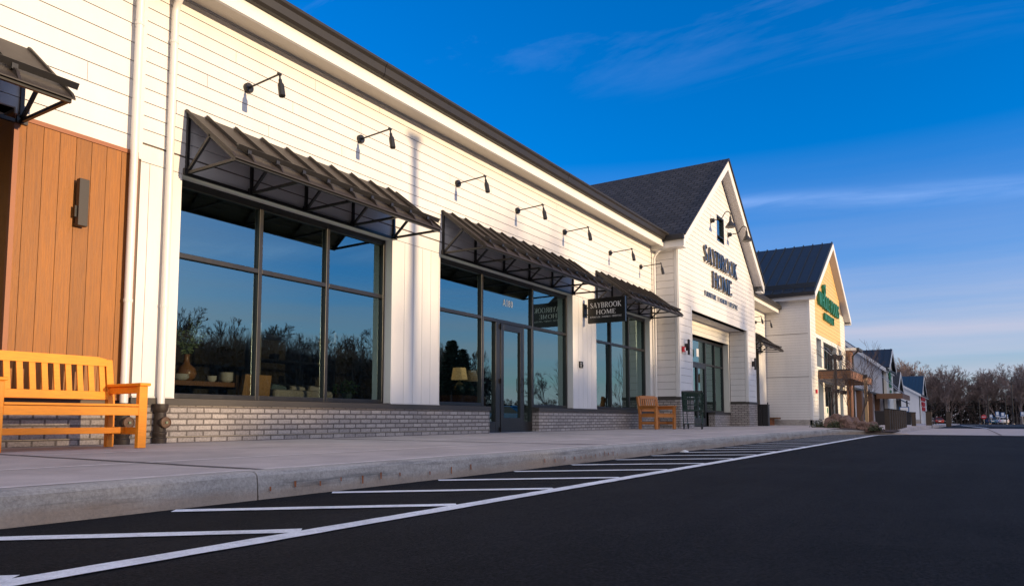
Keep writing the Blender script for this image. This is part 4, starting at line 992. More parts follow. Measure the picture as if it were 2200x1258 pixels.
def cross_gable(t, X0, X1, Yf, Yb, eave, slope, wallm, roofm, base, ov=.3, seam=.5):
    xc = (X0+X1)/2; zr = eave+slope*(X1-X0)/2
    mb = MB(); pts = [(X0, base-.3), (X0, eave), (xc, zr), (X1, eave), (X1, base-.3)]
    mb.face([(x, Yf, z) for x, z in pts]); mb.face([(X0, Yf, base-.3), (X0, Yb, base-.3), (X0, Yb, eave), (X0, Yf, eave)]); mb.face([(X1, Yf, base-.3), (X1, Yb, base-.3), (X1, Yb, eave), (X1, Yf, eave)])
    mb.build('gable_wall', wallm, t)
    mb = MB()
    for s in (-1, 1):
        ex = xc+s*((X1-X0)/2+ov); ze = eave-slope*ov
        mb.hexa([(ex, Yf-ov, ze), (xc, Yf-ov, zr), (xc, Yb, zr), (ex, Yb, ze), (ex, Yf-ov, ze+.1), (xc, Yf-ov, zr+.1), (xc, Yb, zr+.1), (ex, Yb, ze+.1)])
        if seam:
            y = Yf-ov+.1
            while y < Yb:
                mb.hexa([(ex, y, ze+.1), (xc, y, zr+.1), (xc, y+.04, zr+.1), (ex, y+.04, ze+.1), (ex, y, ze+.16), (xc, y, zr+.16), (xc, y+.04, zr+.16), (ex, y+.04, ze+.16)]); y += seam
    mb.build('gable_roof', roofm, t)
    mb = MB()
    for s in (-1, 1):
        ex = xc+s*((X1-X0)/2+ov); ze = eave-slope*ov
        mb.hexa([(ex, Yf-ov-.04, ze-.28), (xc, Yf-ov-.04, zr-.28), (xc, Yf-ov, zr-.28), (ex, Yf-ov, ze-.28), (ex, Yf-ov-.04, ze+.08), (xc, Yf-ov-.04, zr+.08), (xc, Yf-ov, zr+.08), (ex, Yf-ov, ze+.08)])
    mb.build('gable_fascia', trimw, t)
# low wing right of the market with timber piers
B5 = thing('market_wing', 'low market wing with cedar brown piers behind the canopy', 'building', (55, 0, 0))
mb = MB(); mb.box(44.9, 46.6, -1.55, 4, -.3, 4.2); mb.box(46.61, 69.6, -1.2, 4, -.3, 2.35); mb.build('wall', stuc, B5)
mb = MB(); mb.box(44.86, 46.2, -2.2, -1.55, .0, 4.3); mb.build('cedar_panel', brownm, B5)
for x in (49.5, 55, 61, 66): mb = MB(); mb.box(x, x+.8, -1.55, -1.2, -.2, 2.35); mb.build('cedar_pier', brownm, B5)
mb = MB(); mb.box(44.87, 46.7, -2.55, 4, 4.31, 4.45); mb.build('roof', trimw, B5)
mb = MB(); mb.box(46.61, 69.6, -1.5, 4, 2.36, 2.5); mb.build('roof', bronze, B5)
mb = MB(); mb.box(44.85, 46.7, -2.68, -2.551, 4.3, 4.45); mb.tube([(45.2, -2.6, 4.3), (45.2, -2.3, 4.0), (45.2, -2.3, 0)], .05, 6); mb.build('gutter', gutterm, B5)
for x in (47.4, 52, 57.4, 63): mb = MB(); mb.box(x, x+1.6, -1.25, -1.201, .3, 2.0); mb.build('window', bronze, B5)
g3 = gable_hall('cream_hall', 'pale hall with white sloping rake, just beyond the market', 'building', 70, 77.4, -1.42, 4.95, .80, 11, stuc, metroof, -.2, ovh=.35)
cross_gable(g3, 70.7, 76.7, -1.72, 5, 5.0, .55, cream, metroof, -.2)
mb = MB(); mb.box(71.3, 74.2, -1.50, -1.42, .1, 2.6); mb.build('window', bronze, g3)
t = thing('green_shop_sign', 'small stacked green sign letters on the pale hall beyond the market', 'sign', (72.6, -1.5, 3))
mb = MB(); F5 = front(-1.73)
text(mb, 'B', F5, 72.9, 4.05, .8, 1.5, .04, .14, T=.2, t=.16, serif=False); text(mb, 'R', F5, 73.1, 3.2, .75, 1.5, .04, .14, T=.2, t=.16, serif=False); mb.build('lettering', greenm, t, recalc=False)
mb = MB(); fbox(mb, F5, 72.9, 74.0, 2.75, 2.98, .04, .1); mb.build('plaque', greenm, t)
t = thing('flat_canopy', 'flat brown canopy on thin posts in front of the pale hall', 'canopy', (71, -3, 0))
mb = MB(); mb.box(64.5, 72.5, -3.3, -1.5, 2.35, 2.40); mb.box(64.5, 72.5, -3.35, -3.3, 2.0, 2.42); mb.box(64.46, 64.5, -3.35, -1.5, 2.0, 2.42); mb.build('fascia', brownm, t)
for x in (65, 71.8):
    mb = MB(); mb.box(x-.06, x+.06, -3.2, -3.08, -.2, 2.0); mb.build('post', black, t)
mb = MB()
for x in (66, 70): mb = MB(); mb.tube([(x, -3.2, 2.4), (x, -1.5, 4.2)], .03, 5); mb.build('rod', greyrail, t)
g4 = thing('grey_gable_shop', 'narrow shop with dark grey shingle roof and cream gable front', 'building', (81.5, 0, -.3))
cross_gable(g4, 78.4, 84.8, -1.72, 7, 3.2, .56, cream, shingle, -.3, seam=0)
mb = MB(); mb.box(79.2, 83.8, -1.78, -1.72, .0, 2.2); mb.build('window', bronze, g4)
mb = MB(); mb.hexa([(79, -2.6, 1.9), (84, -2.6, 1.9), (84, -1.73, 2.4), (79, -1.73, 2.4), (79, -2.6, 1.95), (84, -2.6, 1.95), (84, -1.73, 2.45), (79, -1.73, 2.45)]); mb.build('awning', sillm, g4)
g5 = gable_hall('blue_roof_hall', 'white hall with steep blue metal roof at the end of the row', 'building', 120, 140, -1.42, 4.0, .62, 9, white, blueroof, -.4)
cross_gable(g5, 121.5, 133, -1.55, 10, 4.0, .50, white, blueroof, -.4, seam=.45)
mb = MB(); mb.box(119.95, 120, .4, 1.6, -.4, 2.0); mb.build('door', trimw, g5)
mb = MB(); mb.box(119.9, 140, -1.5, 8, -.5, .3); mb.build('base', kerbc, g5)
t = thing('red_shop_sign', 'vertical red sign letters on the white hall with the blue roof', 'sign', (121, -1.5, 2))
mb = MB(); F6 = front(-1.55); n = 0
for (x, z, w, h) in ((127, 3.1, 9.0, .7), (127, 2.3, 8.0, .6), (127.5, 1.6, 7.0, .55)):
    for k in range(4): fbox(mb, F6, x-w/2+k*w/4, x-w/2+k*w/4+w/6, z, z+h, .03, .15)
    fbox(mb, F6, x-w/2, x+w/2, z+h*.4, z+h*.6, .03, .14)
mb.build('lettering', redm, t, recalc=False)

# ================================================================== BENCHES
def bench(name, label, cat, L, ns, benchm):
    t = thing(name, label, cat, (0, 0, 0), local=True)
    fy, by = -.285, .285
    for s in (-1, 1):
        mb = MB(); mb.box(s*L-.042, s*L+.042, fy-.03, fy+.03, 0, .60); mb.build('leg', benchm, t, bevel=.006)
        mb = MB(); x = s*L
        for (a, b) in (((by, 0), (by, .40)), ((by, .40), (by+.085, .885))): mb.hexa([(x-.035, a[0]-.035, a[1]), (x+.035, a[0]-.035, a[1]), (x+.035, a[0]+.03, a[1]), (x-.035, a[0]+.03, a[1]), (x-.035, b[0]-.035, b[1]), (x+.035, b[0]-.035, b[1]), (x+.035, b[0]+.03, b[1]), (x-.035, b[0]+.03, b[1])])
        mb.build('leg', benchm, t, bevel=.006)
        mb = MB(); mb.hexa([(x-.055, fy-.06, .60), (x+.055, fy-.06, .60), (x+.04, by+.05, .60), (x-.04, by+.05, .60), (x-.055, fy-.06, .63), (x+.055, fy-.06, .63), (x+.04, by+.05, .63), (x-.04, by+.05, .63)]); mb.box(x-.02, x+.02, fy+.03, by, .53, .599); mb.build('armrest', benchm, t, bevel=.008)
        mb = MB(); mb.box(x-.02, x+.02, fy+.03, by-.035, .13, .20); mb.box(x-.02, x+.02, fy+.03, by-.035, .32, .40); mb.build('side_rail', benchm, t, bevel=.004)
    mb = MB(); mb.box(-L+.042, L-.042, fy-.028, fy-.003, .315, .395); mb.build('seat_apron', benchm, t, bevel=.004)
    for k in range(5):
        y = fy-.03+k*.112; mb = MB(); e = .0 if k == 0 else -.042
        mb.box(-L+(.0425 if k == 0 else -.02), L-(.0425 if k == 0 else -.02), y+(0 if k else 0), y+.098, .401, .423) if k == 0 else mb.box(-L+.045, L-.045, y, y+.098, .401, .423)
        mb.build('seat_slat', benchm, t, bevel=.004)
    mb = MB(); mb.box(-L+.02, L-.02, -.03, .02, .14, .20); mb.build('stretcher', benchm, t, bevel=.004)
    def yb(z): return by-.03+.085*(z-.40)/.485
    mb = MB(); a = L-.036
    mb.hexa([(-a, yb(.475)-.02, .475), (a, yb(.475)-.02, .475), (a, yb(.475)+.02, .475), (-a, yb(.475)+.02, .475), (-a, yb(.555)-.02, .555), (a, yb(.555)-.02, .555), (a, yb(.555)+.02, .555), (-a, yb(.555)+.02, .555)]); mb.build('back_rail', benchm, t, bevel=.004)
    mb = MB(); n = 14
    for k in range(n):
        u0, u1 = -1+2*k/n, -1+2*(k+1)/n
        def top(u): return .905-(.018 if abs(u) > .86 else 0)*min(1, (abs(u)-.86)/.06 if abs(u) > .86 else 0)
        y0, y1 = yb(.815), yb(.905)
        mb.hexa([(u0*a, y0-.022, .815), (u1*a, y0-.022, .815), (u1*a, y0+.022, .815), (u0*a, y0+.022, .815), (u0*a, y1-.022, top(u0)), (u1*a, y1-.022, top(u1)), (u1*a, y1+.022, top(u1)), (u0*a, y1+.022, top(u0))])
    mb.build('top_rail', benchm, t, merge=True)
    for k in range(ns):
        x = (k-(ns-1)/2)*(.107 if ns > 8 else .078); mb = MB(); w = .0265 if ns > 8 else .02; z0, z1 = .5555, .8145
        mb.hexa([(x-w, yb(z0)-.012, z0), (x+w, yb(z0)-.012, z0), (x+w, yb(z0)+.008, z0), (x-w, yb(z0)+.008, z0), (x-w, yb(z1)-.012, z1), (x+w, yb(z1)-.012, z1), (x+w, yb(z1)+.008, z1), (x-w, yb(z1)+.008, z1)]); mb.build('back_slat', benchm, t)
    return t
bn = bench('wooden_bench', 'orange slatted wooden bench nearest the camera, cut by the left edge, before the cedar panel', 'bench', .62, 11, benchm); bn.location = (3.345, -.885, .146)
b2 = bench('wooden_armchair', 'shaded brown slatted wooden armchair before the brick corner of the gabled storefront', 'chair', .36, 8, chairm); b2.location = (18.52, -.80, .146); b2.rotation_euler.z = R(-20)
t = thing('plank_bench', 'low red brown plank bench by the market side wall', 'bench', (33.85, -.35, .12))
mb = MB(); mb.box(33.5, 34.2, -.62, -.08, .40, .48); mb.build('seat', brownm, t, bevel=.006)
for y in (-.16, -.30): 
    mb = MB(); mb.box(33.55, 34.15, y-.05, y+.05, .05, .40); mb.build('leg', woodt, t)

# ------------------------------------------------------------------ trolley, bin
t = thing('shopping_trolley', 'dark green wire shopping trolley before the recessed entrance', 'trolley', (19.05, -1.62, .145), rz=0)
def trolley(t, c, rz_):
    ca, sa = math.cos(rz_), math.sin(rz_)
    def P(x, y, z): return (c[0]+x*ca-y*sa, c[1]+x*sa+y*ca, c[2]+z)
    # local x: back (handle) at -, front at +
    mb = MB(); r = .0095; zt, zb = .97, .50
    def corner(u, v, z):                                    # u along, v across, basket narrows forward
        w = .275-.055*u; xb = -.40+.86*u; k = (z-zb)/(zt-zb); return P(xb+(.03*k if u > .5 else -.02*k), v*(w-.02*(1-k)), z)
    for z in (zb, zb+.16, zb+.32, zt):
        for (u0, v0, u1, v1) in ((0, -1, 1, -1), (1, -1, 1, 1), (1, 1, 0, 1), (0, 1, 0, -1)): mb.tube([corner(u0, v0, z), corner(u1, v1, z)], r*1.8 if z in (zb, zt) else r, 5)
    for k in range(19):
        u = k/18
        for v in (-1, 1): mb.tube([corner(u, v, zb), corner(u, v, zt)], r*.8, 4)
        mb.tube([corner(u, -1, zb), corner(u, 1, zb)], r*.8, 4)
    for k in range(13):
        v = -1+2*k/12
        for u in (0, 1): mb.tube([corner(u, v, zb), corner(u, v, zt)], r*.8, 4)
    mb.build('basket', cartm, t)
    mb = MB()
    for v in (-1, 1):
        mb.tube([P(-.52, v*.25, 1.0), P(-.42, v*.25, .93), P(-.36, v*.25, .48), P(-.40, v*.24, .16), P(-.36, v*.235, .12), P(.40, v*.20, .16), P(.46, v*.19, .12)], .013, 7)
        mb.tube([P(-.36, v*.25, .49), P(.42, v*.21, .47)], .011, 6); mb.tube([P(.40, v*.2, .17), P(.30, v*.21, .47)], .010, 6)
    for x in (-.3, 0, .3): mb.tube([P(x, -.22, .14), P(x, .22, .14)], .009, 5)
    mb.build('frame', cartm, t)
    mb = MB(); mb.tube([P(-.53, -.27, 1.0), P(-.53, .27, 1.0)], .017, 8); mb.build('handle', rubber, t)
    mb = MB(); mb.hexa([P(-.43, -.16, .86), P(-.43, .16, .86), P(-.42, .16, .86), P(-.42, -.16, .86), P(-.45, -.16, .94), P(-.45, .16, .94), P(-.44, .16, .94), P(-.44, -.16, .94)]); mb.build('seat_panel', cartm, t)
    for x, y in ((-.38, -.23), (-.38, .23), (.44, -.19), (.44, .19)):
        mb = MB(); i0 = len(mb.v); q = Vector(P(x, y, .058)); ax = Vector((-sa, ca, 0))*.015
        mb.tube([q-ax, q+ax], .058, 14); mb.bar(q+Vector((0, 0, .0)), q+Vector((0, 0, .085)), .03, .045); mb.build('wheel', rubber, t)
trolley(t, (19.1, -1.62, .146), R(14))
t = thing('litter_bin', 'tall black litter bin at the right corner of the gabled storefront', 'bin', (29.9, -.88, .1))
for y in (-.76, -1.0):
    mb = MB(); mb.box(29.65, 29.95, y-.115, y+.115, .13, .95); mb.build('body', black, t, bevel=.015)
    mb = MB(); mb.box(29.63, 29.97, y-.118, y+.118, .95, 1.0); mb.box(29.645, 29.65, y-.07, y+.07, .72, .86); mb.build('lid', bronze, t)
for y in (-.66, -1.1):
    mb = MB(); mb.box(29.7, 29.74, y-.02, y+.02, .1, 1.07); mb.build('upright', black, t)

# ------------------------------------------------------------------ bollards
bx = [25.5+.82*k for k in range(9)]
proto = None
def bollard(x, y, w, h, label, group='dark timber bollards along the crossing'):
    global proto
    z = max(.0, .02+gz(x))
    if proto is None:
        proto = thing('timber_bollard', label, 'bollard', (0, 0, 0), group, local=True)
        mb = MB(); mb.hexa([(-.075, -.075, -.1), (.075, -.075, -.1), (.075, .075, -.1), (-.075, .075, -.1), (-.075, -.075, .78), (.075, -.075, .72), (.075, .075, .72), (-.075, .075, .78)]); mb.build('shaft', timber, proto, bevel=.008)
        mb = MB(); mb.hexa([(-.085, -.085, .785), (.085, -.085, .722), (.085, .085, .722), (-.085, .085, .785), (-.085, -.085, .80), (.085, -.085, .737), (.085, .085, .737), (-.085, .085, .80)]); mb.build('cap', black, proto)
        c = proto
    else: c = copy_tree(proto)
    c.location = (x, y, z); c.scale = (w, w, h); c['label'] = label; return c
names = ['first', 'second', 'third', 'fourth', 'fifth', 'sixth', 'seventh', 'eighth']
for i, x in enumerate(bx):
    l = 'nearest dark timber bollard of the row beside the concrete crossing' if i == 0 else ('farthest of the close row of nine timber bollards beside the crossing' if i == 8 else f'{names[i]} timber bollard from the near end of the row of nine')
    bollard(x, -5.72, 1, .93, l)
bollard(36.8, -5.75, 1.1, .9, 'wide dark timber bollard standing alone behind the row of nine')
bollard(46.5, -5.9, 1.9, 1.05, 'broad dark timber bollard below the red vertical sign'); bollard(56, -6.6, 2.0, 1.1, 'farthest broad dark bollard, at the edge of the far parking bays')

# ------------------------------------------------------------------ boulders, shrubs
from mathutils import noise
def boulder(c, s, seed, label):
    bm = bmesh.new(); bmesh.ops.create_icosphere(bm, subdivisions=4, radius=1)
    for v in bm.verts:
        n = v.co.normalized(); d = 1+.38*noise.noise(n*1.3+Vector((seed, 0, 0)))+.15*noise.noise(n*3.1+Vector((0, seed, 0)))+.07*abs(noise.noise(n*5+Vector((0, 0, seed))))
        v.co = n*d; 
        if v.co.z < -.35: v.co.z = -.35
    for v in bm.verts: v.co = Vector((v.co.x*s[0], v.co.y*s[1], v.co.z*s[2]))
    me = bpy.data.meshes.new('boulder'); bm.to_mesh(me); bm.free(); me.materials.append(rockm)
    o = bpy.data.objects.new('boulder', me); COL.objects.link(o); o.location = c; tag(o, label, 'rock', 'reddish boulders in the planting bed')
boulder((25.2, -4.28, .20), (.50, .33, .36), 1.3, 'largest reddish boulder, a peaked one at the left of the bed')
boulder((24.2, -4.78, .19), (.45, .30, .31), 4.1, 'broad reddish boulder right of the peaked one')
boulder((23.4, -5.10, .16), (.30, .22, .20), 7.7, 'low reddish boulder in the middle of the bed')
boulder((22.8, -5.33, .15), (.26, .16, .21), 9.2, 'small sunlit boulder near the pale post foot')
boulder((22.3, -5.62, .13), (.22, .20, .21), 12.5, 'rightmost reddish boulder, by the kerb nose')
def shrub(c, r, label, n=420, seed=1):
    rr = random.Random(seed); t = thing('low_shrub', label, 'shrub', c, 'low shrubs in the planting bed')
    mb = MB()
    for k in range(14):
        a = rr.uniform(0, 6.28); q = rr.uniform(.2, .8); mb.tube([c, (c[0]+math.cos(a)*r*q, c[1]+math.sin(a)*r*q, c[2]+r*rr.uniform(.4, .9))], .008, 3)
    mb.build('stem', twigm, t)
    mb = MB()
    for k in range(n):
        d = Vector((rr.gauss(0, 1), rr.gauss(0, 1), abs(rr.gauss(0, .8)))).normalized()*r*rr.uniform(.45, 1)*(1+.25*math.sin(k)); p = Vector(c)+Vector((d.x, d.y, d.z*.85+.02))
        u = Vector((rr.gauss(0, 1), rr.gauss(0, 1), rr.gauss(0, 1))).normalized()*.035; w = u.orthogonal().normalized()*.018
        mb.face([p-u, p+w, p+u, p-w])
    mb.build('foliage', leafm, t, recalc=False)
shrub((25.6, -3.72, .10), .30, 'round dark shrub at the left end of the planting bed', seed=1)
shrub((24.0, -4.42, .12), .27, 'dark shrub in front of the peaked boulder', seed=2)
shrub((21.95, -5.72, .08), .20, 'little green shrub at the kerb nose, right of the boulders', seed=3, n=260)
shrub((57, -5.5, -.15), .5, 'dark shrub among far kerbs by the last bollard', seed=4, n=200)

# ------------------------------------------------------------------ planters and cafe furniture under the canopies
for i, (x, y, w, l) in enumerate(((50.5, -3.2, .8, 'black square planter box, left of two below the cream hall'), (56.5, -4.0, .9, 'black square planter box with a white menu board, right of two'))):
    t = thing('planter_box', l, 'planter', (x, y, 0), 'black planters in front of the market wing')
    mb = MB(); z = gz(x)+.1; mb.hexa([(x-w*.42, y-w*.42, z), (x+w*.42, y-w*.42, z), (x+w*.42, y+w*.42, z), (x-w*.42, y+w*.42, z), (x-w*.5, y-w*.5, z+.95), (x+w*.5, y-w*.5, z+.95), (x+w*.5, y+w*.5, z+.95), (x-w*.5, y+w*.5, z+.95)]); mb.build('box', black, t, bevel=.02)
    mb = MB(); mb.box(x-w*.46, x+w*.46, y-w*.46, y+w*.46, z+.9, z+.945); mb.build('soil', mulch, t)
    if i == 1: mb = MB(); mb.box(x-.05, x, y-.3, y+.3, z+.95, z+1.3); mb.build('menu_board', bluesign, t); mb = MB(); mb.box(x-.06, x-.05, y-.24, y+.24, z+1.0, z+1.26); mb.build('menu_sheet', letterw, t)

# ================================================================== TREES (bare, winter)
def tree_mesh(seed, H, r0=None, depth=5, spread=.55, twig=.010, kids=(4, 7), trunk_frac=.28, n0=6):
    rr = random.Random(seed); tr = MB(); cr = MB(); r0 = r0 or H*.016
    def grow(p, d, L, r, lev):
        nseg = 4 if lev < 2 else (3 if lev < 3 else 2)
        pts = [p]; rad = [r]; dd = d.copy()
        for k in range(nseg):
            dd = (dd+Vector((rr.gauss(0, .13), rr.gauss(0, .13), rr.gauss(0, .06)+(.06 if lev > 0 else .02)))).normalized()
            pts.append(pts[-1]+dd*L/nseg); rad.append(max(twig*.5, r*(1-(k+1)/nseg*(.55 if lev == 0 else .72))))
        (tr if lev == 0 else cr).tube(pts, rad, n0 if lev == 0 else (4 if lev == 1 else 3), cap=False)
        if lev >= depth: return
        nk = rr.randint(*kids)+(3 if lev == 0 else 0)
        for j in range(nk):
            f = rr.uniform(trunk_frac if lev == 0 else .25, 1.0) if j < nk-1 else 1.0
            q = f*nseg; i = min(int(q), nseg-1); b = pts[i]+(pts[i+1]-pts[i])*(q-i); rb = rad[i]+(rad[i+1]-rad[i])*(q-i)
            a = rr.uniform(0, 6.28); ax = dd.orthogonal().normalized(); ax.rotate(Matrix.Rotation(a, 3, dd)) if False else None
            o1 = dd.orthogonal().normalized(); o2 = dd.cross(o1)
            sp = rr.uniform(.5, 1.1)*spread*(1.25 if lev else 1)
            nd = (dd+(o1*math.cos(a)+o2*math.sin(a))*sp*1.3).normalized()
            grow(b, nd, L*rr.uniform(.42, .68)*(1.1-.25*f), max(twig*.6, rb*rr.uniform(.5, .75)), lev+1)
    grow(Vector((0, 0, -.2)), Vector((0, 0, 1)), H*.62, r0, 0)
    return tr, cr
def mesh_of(mb, name, m):
    me = bpy.data.meshes.new(name); me.from_pydata(mb.v, [], mb.f); me.materials.append(m); return me
TREES = []
for s, sp in ((11, .40), (23, .34), (35, .46), (47, .37)):
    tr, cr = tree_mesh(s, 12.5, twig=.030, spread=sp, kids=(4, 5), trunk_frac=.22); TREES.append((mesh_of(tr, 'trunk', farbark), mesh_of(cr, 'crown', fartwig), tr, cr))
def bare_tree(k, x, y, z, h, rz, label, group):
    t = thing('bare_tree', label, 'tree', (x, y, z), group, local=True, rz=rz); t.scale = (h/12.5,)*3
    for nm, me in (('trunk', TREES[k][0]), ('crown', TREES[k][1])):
        o = bpy.data.objects.new(nm, me); COL.objects.link(o); o.parent = t
rt_ = random.Random(9)
for i in range(110):
    u = i/109; X = rt_.uniform(204, 232); Yr = -6+(-62)*u+rt_.uniform(-2, 2)
    Yr = 16-64*u+rt_.uniform(-1.5, 1.5)
    h = 12.9+1.5*math.sin(u*9+1)+rt_.uniform(-1.6, 1.8)+(1.2 if u > .62 else 0)
    bare_tree(rt_.randrange(4), X, Yr, gz(X)-.2, h, rt_.uniform(0, 6.28), 'bare grey brown winter tree in the wood behind the far car park', 'bare trees of the wood behind the car park')
# saplings near the market door
for i, (x, y, h, l) in enumerate(((27.4, -3.9, 3.4, 'slender bare sapling behind the peaked boulder, in front of the canopy'), (25.9, -4.6, 2.7, 'thin bare multi stem sapling left of the pale post'), (25.2, -4.95, 2.8, 'thin bare multi stem sapling next to the pale post'))):
    tr, cr = tree_mesh(60+i, h, r0=.024, depth=3, spread=.36, twig=.007, kids=(4, 6), trunk_frac=.3)
    t = thing('bare_sapling', l, 'tree', (x, y, .1), 'bare saplings in the planting bed', local=True)
    a = tr.build('trunk', barkm, t, recalc=False); b = cr.build('crown', twigm, t, recalc=False)
# undergrowth in front of and between the far trunks
def undergrowth(name, x0, x1, y0, y1, hfun, n, size, seed, kind='stuff', zf=gz, mats=(thick, twigm)):
    rr = random.Random(seed); mb = MB()
    for k in range(n):
        x, y = rr.uniform(x0, x1), rr.uniform(y0, y1); h = hfun(x, y)
        z = h*(1-rr.random()**1.15) if True else 0
        p = Vector((x, y, zf(x)+z)); u = Vector((rr.gauss(0, 1), rr.gauss(0, 1), rr.gauss(0, .8))).normalized()*size*rr.uniform(.5, 1.3); w = u.cross(Vector((rr.gauss(0, 1), rr.gauss(0, 1), rr.gauss(0, 1)))).normalized()*size*rr.uniform(.2, .6)
        mb.k = 0; mb.face([p-u, p+w, p+u, p-w])
    for k in range(n//14):
        x, y = rr.uniform(x0, x1), rr.uniform(y0, y1); h = hfun(x, y)*rr.uniform(.8, 1.35)
        mb.k = 1; mb.tube([(x, y, zf(x)), (x+rr.gauss(0, .5), y+rr.gauss(0, .5), zf(x)+h)], [.05, .015], 3, cap=False)
    o = mb.build(name, list(mats), recalc=False); tag(o, kind=kind); return o
o = undergrowth('undergrowth', 206, 226, -62, 22, lambda x, y: 5.6+1.5*noise.noise(Vector((x*.1, y*.16, 0))), 16000, .55, 5)

# the wood across the lot, behind the camera: it shades the foot of the shops and shows in the windows
def prof(x):
    if x < 8: return 6.2
    if x < 18: return 6.2+4.4*(x-8)/10
    if x < 38: return 10.6
    if x < 54: return 6.8
    if x < 66: return 8.5
    if x < 122: return 15.5+1.8*math.sin(x*.17)
    if x < 150: return 16.0
    return 6.0
def woodland():
    rr = random.Random(21); V = []; Fc = []
    x = -40.
    while x < 300:
        H = prof(x)*rr.uniform(.85, 1.15); y = -101+rr.uniform(-8, 4); rz = rr.uniform(0, 6.28); k = rr.randrange(4); s = H/12.5; ca, sa = math.cos(rz)*s, math.sin(rz)*s; tz = gz(x)
        for mb in TREES[k][2:]:
            i0 = len(V); V.extend([(x+a*ca-b*sa, y+a*sa+b*ca, tz+c*s) for a, b, c in mb.v]); Fc.extend([tuple(i0+q for q in f) for f in mb.f])
        x += rr.uniform(1.6, 2.8) if x > 60 else (rr.uniform(3.2, 5) if x > 7 else rr.uniform(6, 9))
    me = bpy.data.meshes.new('woodland'); me.from_pydata(V, [], Fc); me.materials.append(twigm)
    o = bpy.data.objects.new('woodland', me); COL.objects.link(o); tag(o, kind='stuff')
woodland()
def hf(x, y):
    for x0, x1, h0, h1 in ((-99, 10, 6.78, 6.78), (10, 16, 6.78, 7.7), (16, 25, 7.7, 8.3), (25, 38, 9.0, 9.0), (38, 41, 8.5, 6.7), (41, 56, 6.75, 6.75), (56, 62, 7, 12), (62, 122, 12.2, 12.2), (122, 150, 11, 11), (150, 999, 4.2, 4.2)):
        if x0 <= x < x1: b = h0+(h1-h0)*(x-x0)/(x1-x0); break
    return b+(.16 if x < 10 else .4)*noise.noise(Vector((x*.15, y*.3, 2)))
def brush(name, x0, x1, y0, y1, hfun, n, seed):
    rr = random.Random(seed); mb = MB()
    for k in range(n):
        x, y = rr.uniform(x0, x1), rr.uniform(y0, y1); h = hfun(x, y)*rr.uniform(.35, 1.0); z = gz(x)+h
        a = Vector((rr.gauss(0, .35), rr.gauss(0, .35), 1)).normalized()*rr.uniform(1.2, 2.6); w = Vector((rr.uniform(-1, 1), rr.uniform(-1, 1), 0)).normalized()*rr.uniform(.02, .05); p = Vector((x, y, z))
        mb.face([p-a-w, p-a+w, p+a*.2+w*.6, p+a]); 
    o = mb.build(name, [twigm], recalc=False); tag(o, kind='stuff')
brush('woodland_brush', 60, 150, -106, -92, lambda x, y: 13.4+1.6*math.sin(x*.17)+1.5*noise.noise(Vector((x*.12, 0, 3))), 34000, 77)
undergrowth('woodland_undergrowth', -60, 300, -106, -92, hf, 62000, .8, 8)
# an evergreen reflected in the entrance
def pine(x, y, h, label):
    rr = random.Random(int(x)); t = thing('evergreen_tree', label, 'tree', (x, y, gz(x)), 'evergreens across the lot')
    mb = MB(); mb.tube([(x, y, gz(x)), (x, y, h*.95)], [h*.018, .03], 6); mb.build('trunk', barkm, t)
    mb = MB()
    for k in range(2600):
        c = rr.choice(range(9)); z = h*(.35+.62*rr.random()); w = h*.22*(1-(z/h-.35)/.75)*(1+.35*math.sin(z*2.1+c)); a = rr.uniform(0, 6.28); q = w*rr.uniform(.3, 1)
        p = Vector((x+math.cos(a)*q, y+math.sin(a)*q, z)); u = Vector((rr.gauss(0, 1), rr.gauss(0, 1), rr.gauss(0, .4))).normalized()*.45; v = u.orthogonal().normalized()*.16; mb.face([p-u, p+v, p+u, p-v])
    mb.build('crown', mat('pine_needle', (.020, .032, .016), .9, island=.4) if 'pine_needle' not in MATS else MATS['pine_needle'], t, recalc=False)
pine(118, -82, 17, 'tall dark evergreen mirrored in the left pane beside the entrance door'); pine(127, -86, 16, 'second dark evergreen mirrored in the entrance window')

bare_tree(2, 124, -62, 0, 10.5, 1, 'lone bare tree mirrored in the pane right of the entrance door', None)
# ================================================================== FAR CAR PARK
def lamp_post(x, y, h, label):
    t = thing('lamp_post', label, 'lamp post', (x, y, gz(x)), 'dark lamp posts of the car park'); z = gz(x)
    mb = MB(); mb.lathe((x, y, z), [(.22, 0), (.22, .12), (.12, .16)], 12); mb.build('footing', kerbc, t)
    mb = MB(); mb.tube([(x, y, z+.15), (x, y, z+h)], [.10, .08], 8); mb.build('pole', black, t)
    mb = MB(); mb.box(x-.18, x+.18, y-.75, y+.1, z+h-.02, z+h+.08); mb.build('lamp_head', black, t, bevel=.02)
lamp_post(172, -14.6, 7.9, 'tallest dark lamp post, at the right of the far car park'); lamp_post(176, -13.6, 6.0, 'dark lamp post just left of the tallest one'); lamp_post(178, -10.7, 5.9, 'dark lamp post in the middle of the far car park, left of the white car'); lamp_post(190, -9.2, 5.4, 'faint dark lamp post behind the red road sign')
lamp_post(10.38, -21, 6.75, 'lamp post across the road whose shadow falls on the board pier'); lamp_post(60.5, -20, 7.6, 'lamp post mirrored in the third window')
